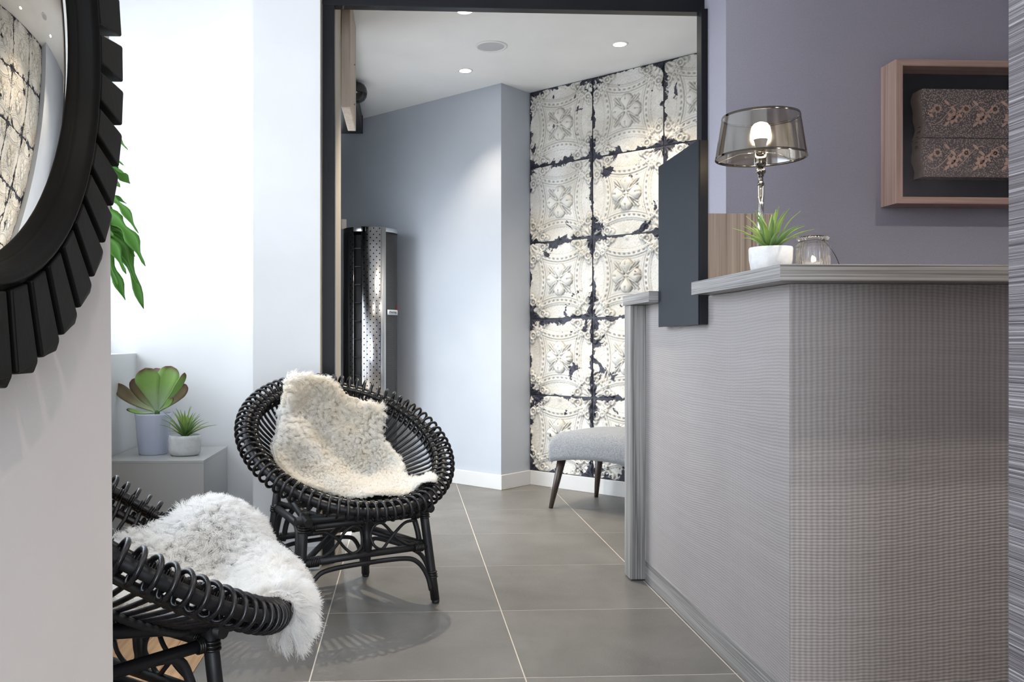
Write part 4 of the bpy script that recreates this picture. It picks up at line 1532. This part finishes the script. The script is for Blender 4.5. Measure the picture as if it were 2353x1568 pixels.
MB().tube([Vector((0.007, -0.0355, 0.074)), Vector((0.012, -0.039, 0.080)), Vector((0.008, -0.040, 0.0775)), Vector((0.013, -0.036, 0.073))], 0.0011, 5).build('wire_knot', M['wire'], jr)
# ------------------------------------------------------------------ framed printing block
pc = empty('shadow_box', (2.30, 3.412, 1.766))
tag(pc, 'deep pine shadow-box frame on the purple-grey wall holding a carved block', 'picture')
x0, x1, z0, z1, yb, yf, fw = -0.372, 0.372, -0.284, 0.284, -0.001, -0.112, 0.026
MB().add([(x0, yb, z0), (x0, yf, z0), (x0, yf, z1), (x0, yb, z1), (x0 + fw, yb, z0 + fw), (x0 + fw, yf, z0 + fw), (x0 + fw, yf, z1 - fw), (x0 + fw, yb, z1 - fw)],
         [(0, 1, 2, 3), (4, 7, 6, 5), (1, 5, 6, 2), (0, 3, 7, 4), (0, 4, 5, 1), (2, 6, 7, 3)]).build('frame_side', M['frame_wood'], pc)
MB().add([(x1, yb, z0), (x1, yf, z0), (x1, yf, z1), (x1, yb, z1), (x1 - fw, yb, z0 + fw), (x1 - fw, yf, z0 + fw), (x1 - fw, yf, z1 - fw), (x1 - fw, yb, z1 - fw)],
         [(3, 2, 1, 0), (5, 6, 7, 4), (2, 6, 5, 1), (4, 7, 3, 0), (1, 5, 4, 0), (3, 7, 6, 2)]).build('frame_side', M['frame_wood'], pc)
for za, zi in ((z0, z0 + fw), (z1, z1 - fw)):
    fb2 = [(0, 1, 2, 3), (4, 7, 6, 5), (1, 5, 6, 2), (0, 3, 7, 4), (0, 4, 5, 1), (2, 6, 7, 3)]
    o = MB().add([(x0, yb, za), (x0, yf, za), (x1, yf, za), (x1, yb, za), (x0 + fw, yb, zi), (x0 + fw, yf, zi), (x1 - fw, yf, zi), (x1 - fw, yb, zi)], fb2).build('frame_rail', M['frame_wood_x'], pc)
    bm = bmesh.new(); bm.from_mesh(o.data); bmesh.ops.recalc_face_normals(bm, faces=bm.faces); bm.to_mesh(o.data); bm.free()
MB().box((x0 + fw, -0.012, z0 + fw), (x1 - fw, -0.002, z1 - fw)).build('backing', M['backing'], pc)
MB().box((x0 + fw, -0.098, z0 + fw), (x1 - fw, -0.096, z1 - fw)).build('picture_glass', M['pic_glass'], pc)
# the block: two halves, wavy end grain at the left
bk = empty('printing_block', (2.315, 3.36, 1.77))
tag(bk, 'carved brown wooden printing block with flower pattern inside the frame', 'carving')
BX0, BX1, BZ0, BZ1 = -0.262, 0.262, -0.176, 0.174


def wavy_half(za, zb):
    n = 14
    L0 = [(BX0 + 0.006 * math.sin((za + (zb - za) * k / n) * 31 + 0.6) + 0.003 * math.sin((za + (zb - za) * k / n) * 77), za + (zb - za) * k / n) for k in range(n + 1)]
    poly = L0 + [(BX1, zb), (BX1, za)]
    m_ = len(poly)
    v = [(x, -0.028, z) for x, z in poly] + [(x, 0.0385, z) for x, z in poly]
    fs = [tuple(range(m_)), tuple(range(m_, 2 * m_))[::-1]] + [(i, m_ + i, m_ + (i + 1) % m_, (i + 1) % m_) for i in range(m_)]
    o = MB().add(v, fs).build('block_half', M['block'], bk)
    bm = bmesh.new(); bm.from_mesh(o.data); bmesh.ops.recalc_face_normals(bm, faces=bm.faces); bm.to_mesh(o.data); bm.free()
    o.data.materials.append(M['block_edge'])
    for p in o.data.polygons:
        if p.normal.x < -0.5: p.material_index = 1
    return o


hb, ht = wavy_half(BZ0, -0.0225), wavy_half(-0.0195, BZ1)


def carve(parent, z_mid):
    cv = MB()

    def petal(cx_, cz_, ang, L, Wd, h=0.0028):
        n = 10
        pts = []
        for k in range(n):
            t = 2 * math.pi * k / n
            x, z = L * (0.5 + 0.5 * math.cos(t)), Wd * math.sin(t)
            pts.append((cx_ + x * math.cos(ang) - z * math.sin(ang), cz_ + x * math.sin(ang) + z * math.cos(ang)))
        v = [(x, -0.028, z) for x, z in pts] + [(cx_ + (x - cx_) * 0.85 + 0.075 * L * math.cos(ang), -0.028 - h, cz_ + (z - cz_) * 0.85 + 0.075 * L * math.sin(ang)) for x, z in pts]
        fs = [(k, (k + 1) % n, n + (k + 1) % n, n + k) for k in range(n)] + [tuple(range(n, 2 * n))]
        cv.add(v, fs)
    for fx in range(-2, 3):
        for (dx, dz, np_, r) in ((0.0, 0.012, 6, 0.026), (0.055, 0.048, 9, 0.019)):
            ox, oz = fx * 0.118 + dx - 0.02, z_mid + dz - 0.03
            if not (BX0 + 0.03 < ox < BX1 - 0.03): continue
            for k in range(np_):
                petal(ox, oz, 2 * math.pi * k / np_ + 0.3, r, r * 0.30)
        for s in (-1, 1):
            for k in range(3):
                ox, oz = fx * 0.118 - 0.055 + 0.026 * k, z_mid + s * (0.052 - 0.024 * k)
                if BX0 + 0.01 < ox < BX1 - 0.045: petal(ox, oz, s * -0.75, 0.030, 0.0058)
    vines = [[(fx * 0.118 + t, -0.0285, z_mid + 0.045 * math.sin(t * 26 + fx)) for t in [0.118 * k / 10 for k in range(11)]] for fx in range(-2, 2)]
    for vn in vines: cv.tube(vn, 0.0016, 5)
    o = cv.build('carved_relief', M['carving'], parent)
    o['kind'] = 'stuff'


carve(hb, -0.098)
carve(ht, 0.077)
tx = bpy.data.curves.new('stamp', 'FONT'); tx.body = '8 1 1 2 1'; tx.size = 0.026; tx.extrude = 0.0004; tx.align_x = 'CENTER'; tx.align_y = 'CENTER'
tmp = bpy.data.objects.new('stamp', tx); COL.objects.link(tmp)
dg = bpy.context.evaluated_depsgraph_get()
me_t = bpy.data.meshes.new_from_object(tmp.evaluated_get(dg))
bpy.data.objects.remove(tmp)
me_t.materials.clear(); me_t.materials.append(M['ink'])
for v_ in me_t.vertices:       # stamped on the wavy end of the block, reading upwards
    tx_, ty_, tz_ = v_.co
    zz_ = -0.012 + tx_
    v_.co = (BX0 + 0.006 * math.sin(zz_ * 31 + 0.6) + 0.003 * math.sin(zz_ * 77) - 0.0012 - tz_, 0.004 + ty_, zz_)
link('stamped_number', me_t, None, hb)

# ------------------------------------------------------------------ air curtain by the entrance
HC = W(851, 784, 5.86); HC.z = 0
ht_ = empty('air_curtain', HC)
tag(ht_, 'tall perforated steel air-curtain column by the grey-blue wall', 'air curtain')
HR, HZ = 0.185, 1.695
toc = math.atan2(-HC.y, -HC.x)       # bearing towards the camera


def sector(name, a0, a1, mat, r=HR, z0=0.0, z1=HZ, seg=20):
    """part of the drum between two bearings, degrees to the right of the viewer's line"""
    A0, A1 = toc + R_(a0), toc + R_(a1)
    me = MB().lathe([(r, z0), (r, z1)], seg, a0=A0, a1=A1).mesh(name)
    uvl = me.uv_layers.new(name='UVMap')
    for lp_ in me.loops:
        c = me.vertices[lp_.vertex_index].co
        a = (math.atan2(c.y, c.x) - toc + math.pi) % (2 * math.pi) - math.pi
        uvl.data[lp_.index].uv = (a * r, c.z)
    o = link(name, me, mat, ht_)
    so = o.modifiers.new('thick', 'SOLIDIFY'); so.thickness = 0.003; so.offset = -1
    return o


sector('front_cover', -19, 33, M['steel'])
sector('side_cover', -49, -37, M['steel'])
sector('grille', 30, 100, M['grille'], r=HR - 0.004)
sector('side_casing', -180, -49, M['black_box'], seg=40)
sector('back_casing', 100, 180, M['black_box'])
sector('edge_strip', 24, 33.5, M['steel_plain'], r=HR + 0.0012)
MB().lathe([(0.0001, HZ), (HR - 0.004, HZ), (HR, HZ - 0.004), (HR, HZ - 0.03)], 48).build('top_cap', M['steel_plain'], ht_)
MB().lathe([(0.0001, 0.0), (HR * 0.86, 0.0), (HR * 0.86, HZ - 0.05), (0.0001, HZ - 0.05)], 40).build('core', M['black_matte'], ht_)
for k in range(11):
    z = 0.35 + 0.12 * k
    a = toc + R_(-28)
    MB().box((-0.016, -0.022, 0), (0.006, 0.022, 0.006)).build('louvre', M['black_box'], ht_, loc=(math.cos(a) * (HR - 0.012), math.sin(a) * (HR - 0.012), z), rot=(0, 0, a))
ab = toc + R_(62)
bz = EYE + (784 - 718) / F_PX * 5.75
bd = MB()
for k in range(2): pass
A0, A1 = toc + R_(38), toc + R_(86)
bd.lathe([(HR + 0.001, -0.017), (HR + 0.001, 0.017)], 14, a0=A0, a1=A1)
badge = bd.build('badge', M['badge'], ht_, loc=(0, 0, bz))
so = badge.modifiers.new('thick', 'SOLIDIFY'); so.thickness = 0.002
tx = bpy.data.curves.new('badge_text', 'FONT'); tx.body = 'thermo'; tx.size = 0.030; tx.align_y = 'CENTER'; tx.extrude = 0.0003; tx.resolution_u = 3
tmp = bpy.data.objects.new('badge_text', tx); COL.objects.link(tmp)
dg = bpy.context.evaluated_depsgraph_get()
me_t = bpy.data.meshes.new_from_object(tmp.evaluated_get(dg))
bpy.data.objects.remove(tmp)
for v_ in me_t.vertices:       # wrap the lettering round the drum
    x, y, z = v_.co
    a = A0 + R_(4) + x / HR
    rr_ = HR + 0.0022 + z
    v_.co = (math.cos(a) * rr_, math.sin(a) * rr_, y + 0.001)
me_t.materials.clear(); me_t.materials.append(M['ink'])
link('badge_text', me_t, None, badge)
bd2 = MB().lathe([(HR + 0.0012, 0.018), (HR + 0.0012, 0.050)], 4, a0=toc + R_(74), a1=toc + R_(80)).build('badge_flash', M['red'], ht_, loc=(0, 0, bz))
so = bd2.modifiers.new('thick', 'SOLIDIFY'); so.thickness = 0.002
# small junction box above the casing
q = W(790, 516, 5.80)
jb = empty('junction_box', (q.x, q.y, HZ))
tag(jb, 'tiny pale junction box standing on top of the air curtain', 'junction box')
MB().box((-0.016, -0.012, 0.0005), (0.018, 0.012, 0.064)).build('box', M['tan'], jb, bevel=0.002)
MB().lathe([(0.0, 0.0), (0.003, 0.0), (0.003, 0.003), (0.0, 0.003)], 10).build('screw', M['steel_plain'], jb, loc=(0.001, -0.012, 0.045), rot=(R_(90), 0, 0))

# ------------------------------------------------------------------ entrance header, sensor, board
hd = empty('door_header', (-0.40, 5.2, 2.437))
tag(hd, 'long black automatic-door header box under the ceiling', 'door header')
MB().box((-0.195, -1.05, 0.0), (0.088, 1.03, 0.131)).build('housing', M['black_box'], hd, bevel=0.003)
MB().box((-0.19, 1.03, 0.0), (0.092, 1.045, 0.131)).build('end_cap', M['black_metal'], hd, bevel=0.002)
MB().box((-0.19, -1.04, -0.004), (0.0, 1.03, 0.0)).build('track', M['black_metal'], hd)
sd_ = empty('motion_sensor', (-0.311, 5.42, 2.497))
tag(sd_, 'glossy black motion-sensor dome on the side of the door header', 'sensor')
sp_ = MB().lathe([(0.066, 0.0), (0.066, 0.008), (0.062, 0.030), (0.050, 0.052), (0.030, 0.066), (0.0001, 0.072)], 32).build('dome', M['dot_lens'], sd_, rot=(0, R_(90), 0))
MB().lathe([(0.069, 0.0), (0.069, 0.006), (0.064, 0.006)], 32).build('rim', M['black_box'], sd_, rot=(0, R_(90), 0))
bo = empty('timber_board', (-0.275, 4.25, 2.03))
tag(bo, 'raw grey-tan board hanging upright beside the opening under the ceiling', 'board')
MB().box((-0.024, -0.22, 0.0), (0.018, 0.24, 0.538)).build('plank', M['board'], bo, bevel=0.004)
MB().tube([(0.0175, 0.10, 0.10), (0.021, 0.10, 0.10)], 0.004, 8).build('screw', M['black_matte'], bo)
MB().tube([(0.0175, 0.10, 0.30), (0.021, 0.10, 0.30)], 0.004, 8).build('screw', M['black_matte'], bo)


# ------------------------------------------------------------------ ceiling lights
def downlight(x, y, label, energy, angle=70, blend=0.5, tilt=(0, 0), col=(1.0, 0.86, 0.68), lens_r=0.030):
    r = empty('ceiling_downlight', (x, y, CEIL))
    tag(r, label, 'ceiling light', 'recessed ceiling downlights')
    MB().lathe([(0.034, -0.0005), (0.034, -0.004), (0.046, -0.003), (0.0475, -0.0005)], 40).build('trim_ring', M['trim_white'], r)
    MB().lathe([(0.0001, -0.0035), (lens_r, -0.0035), (lens_r, -0.0005)], 28).build('lens', M['led'], r)
    d = bpy.data.lights.new('downlight_beam', 'SPOT')
    d.energy = energy; d.color = col; d.spot_size = R_(angle); d.spot_blend = blend; d.shadow_soft_size = 0.018
    o = bpy.data.objects.new('downlight_beam', d); COL.objects.link(o); o.parent = r
    o.location = (0, 0, -0.012); o.rotation_euler = (tilt[0], tilt[1], 0)


downlight(0.292, 4.243, 'bright recessed downlight nearest the black beam', 100, 100, 0.6)
downlight(0.359, 5.177, 'recessed downlight near the grey-blue wall corner', 30, 90, 0.7)
downlight(1.173, 4.674, 'recessed downlight in front of the tin wall', 36, 110, 0.8)
downlight(1.50, 1.62, 'recessed downlight above the desk corner, out of frame', 45, 110, 0.7, col=(1.0, 0.91, 0.80))
downlight(2.25, 1.70, 'recessed downlight facing the framed block, out of frame', 85, 130, 0.7, col=(1.0, 0.92, 0.82))
downlight(0.20, 0.10, 'recessed downlight above the viewer, out of frame', 20, 120, 0.7)
cs = empty('ceiling_speaker', (0.473, 4.743, CEIL))
tag(cs, 'round white flush ceiling speaker between the downlights', 'ceiling speaker')
MB().lathe([(0.072, -0.001), (0.074, -0.006), (0.086, -0.006), (0.089, -0.003), (0.089, -0.0003)], 56).build('bezel', M['trim_white'], cs)
MB().lathe([(0.0001, -0.0065), (0.05, -0.006), (0.073, -0.004)], 48).build('grille', M['speaker_cloth'], cs)
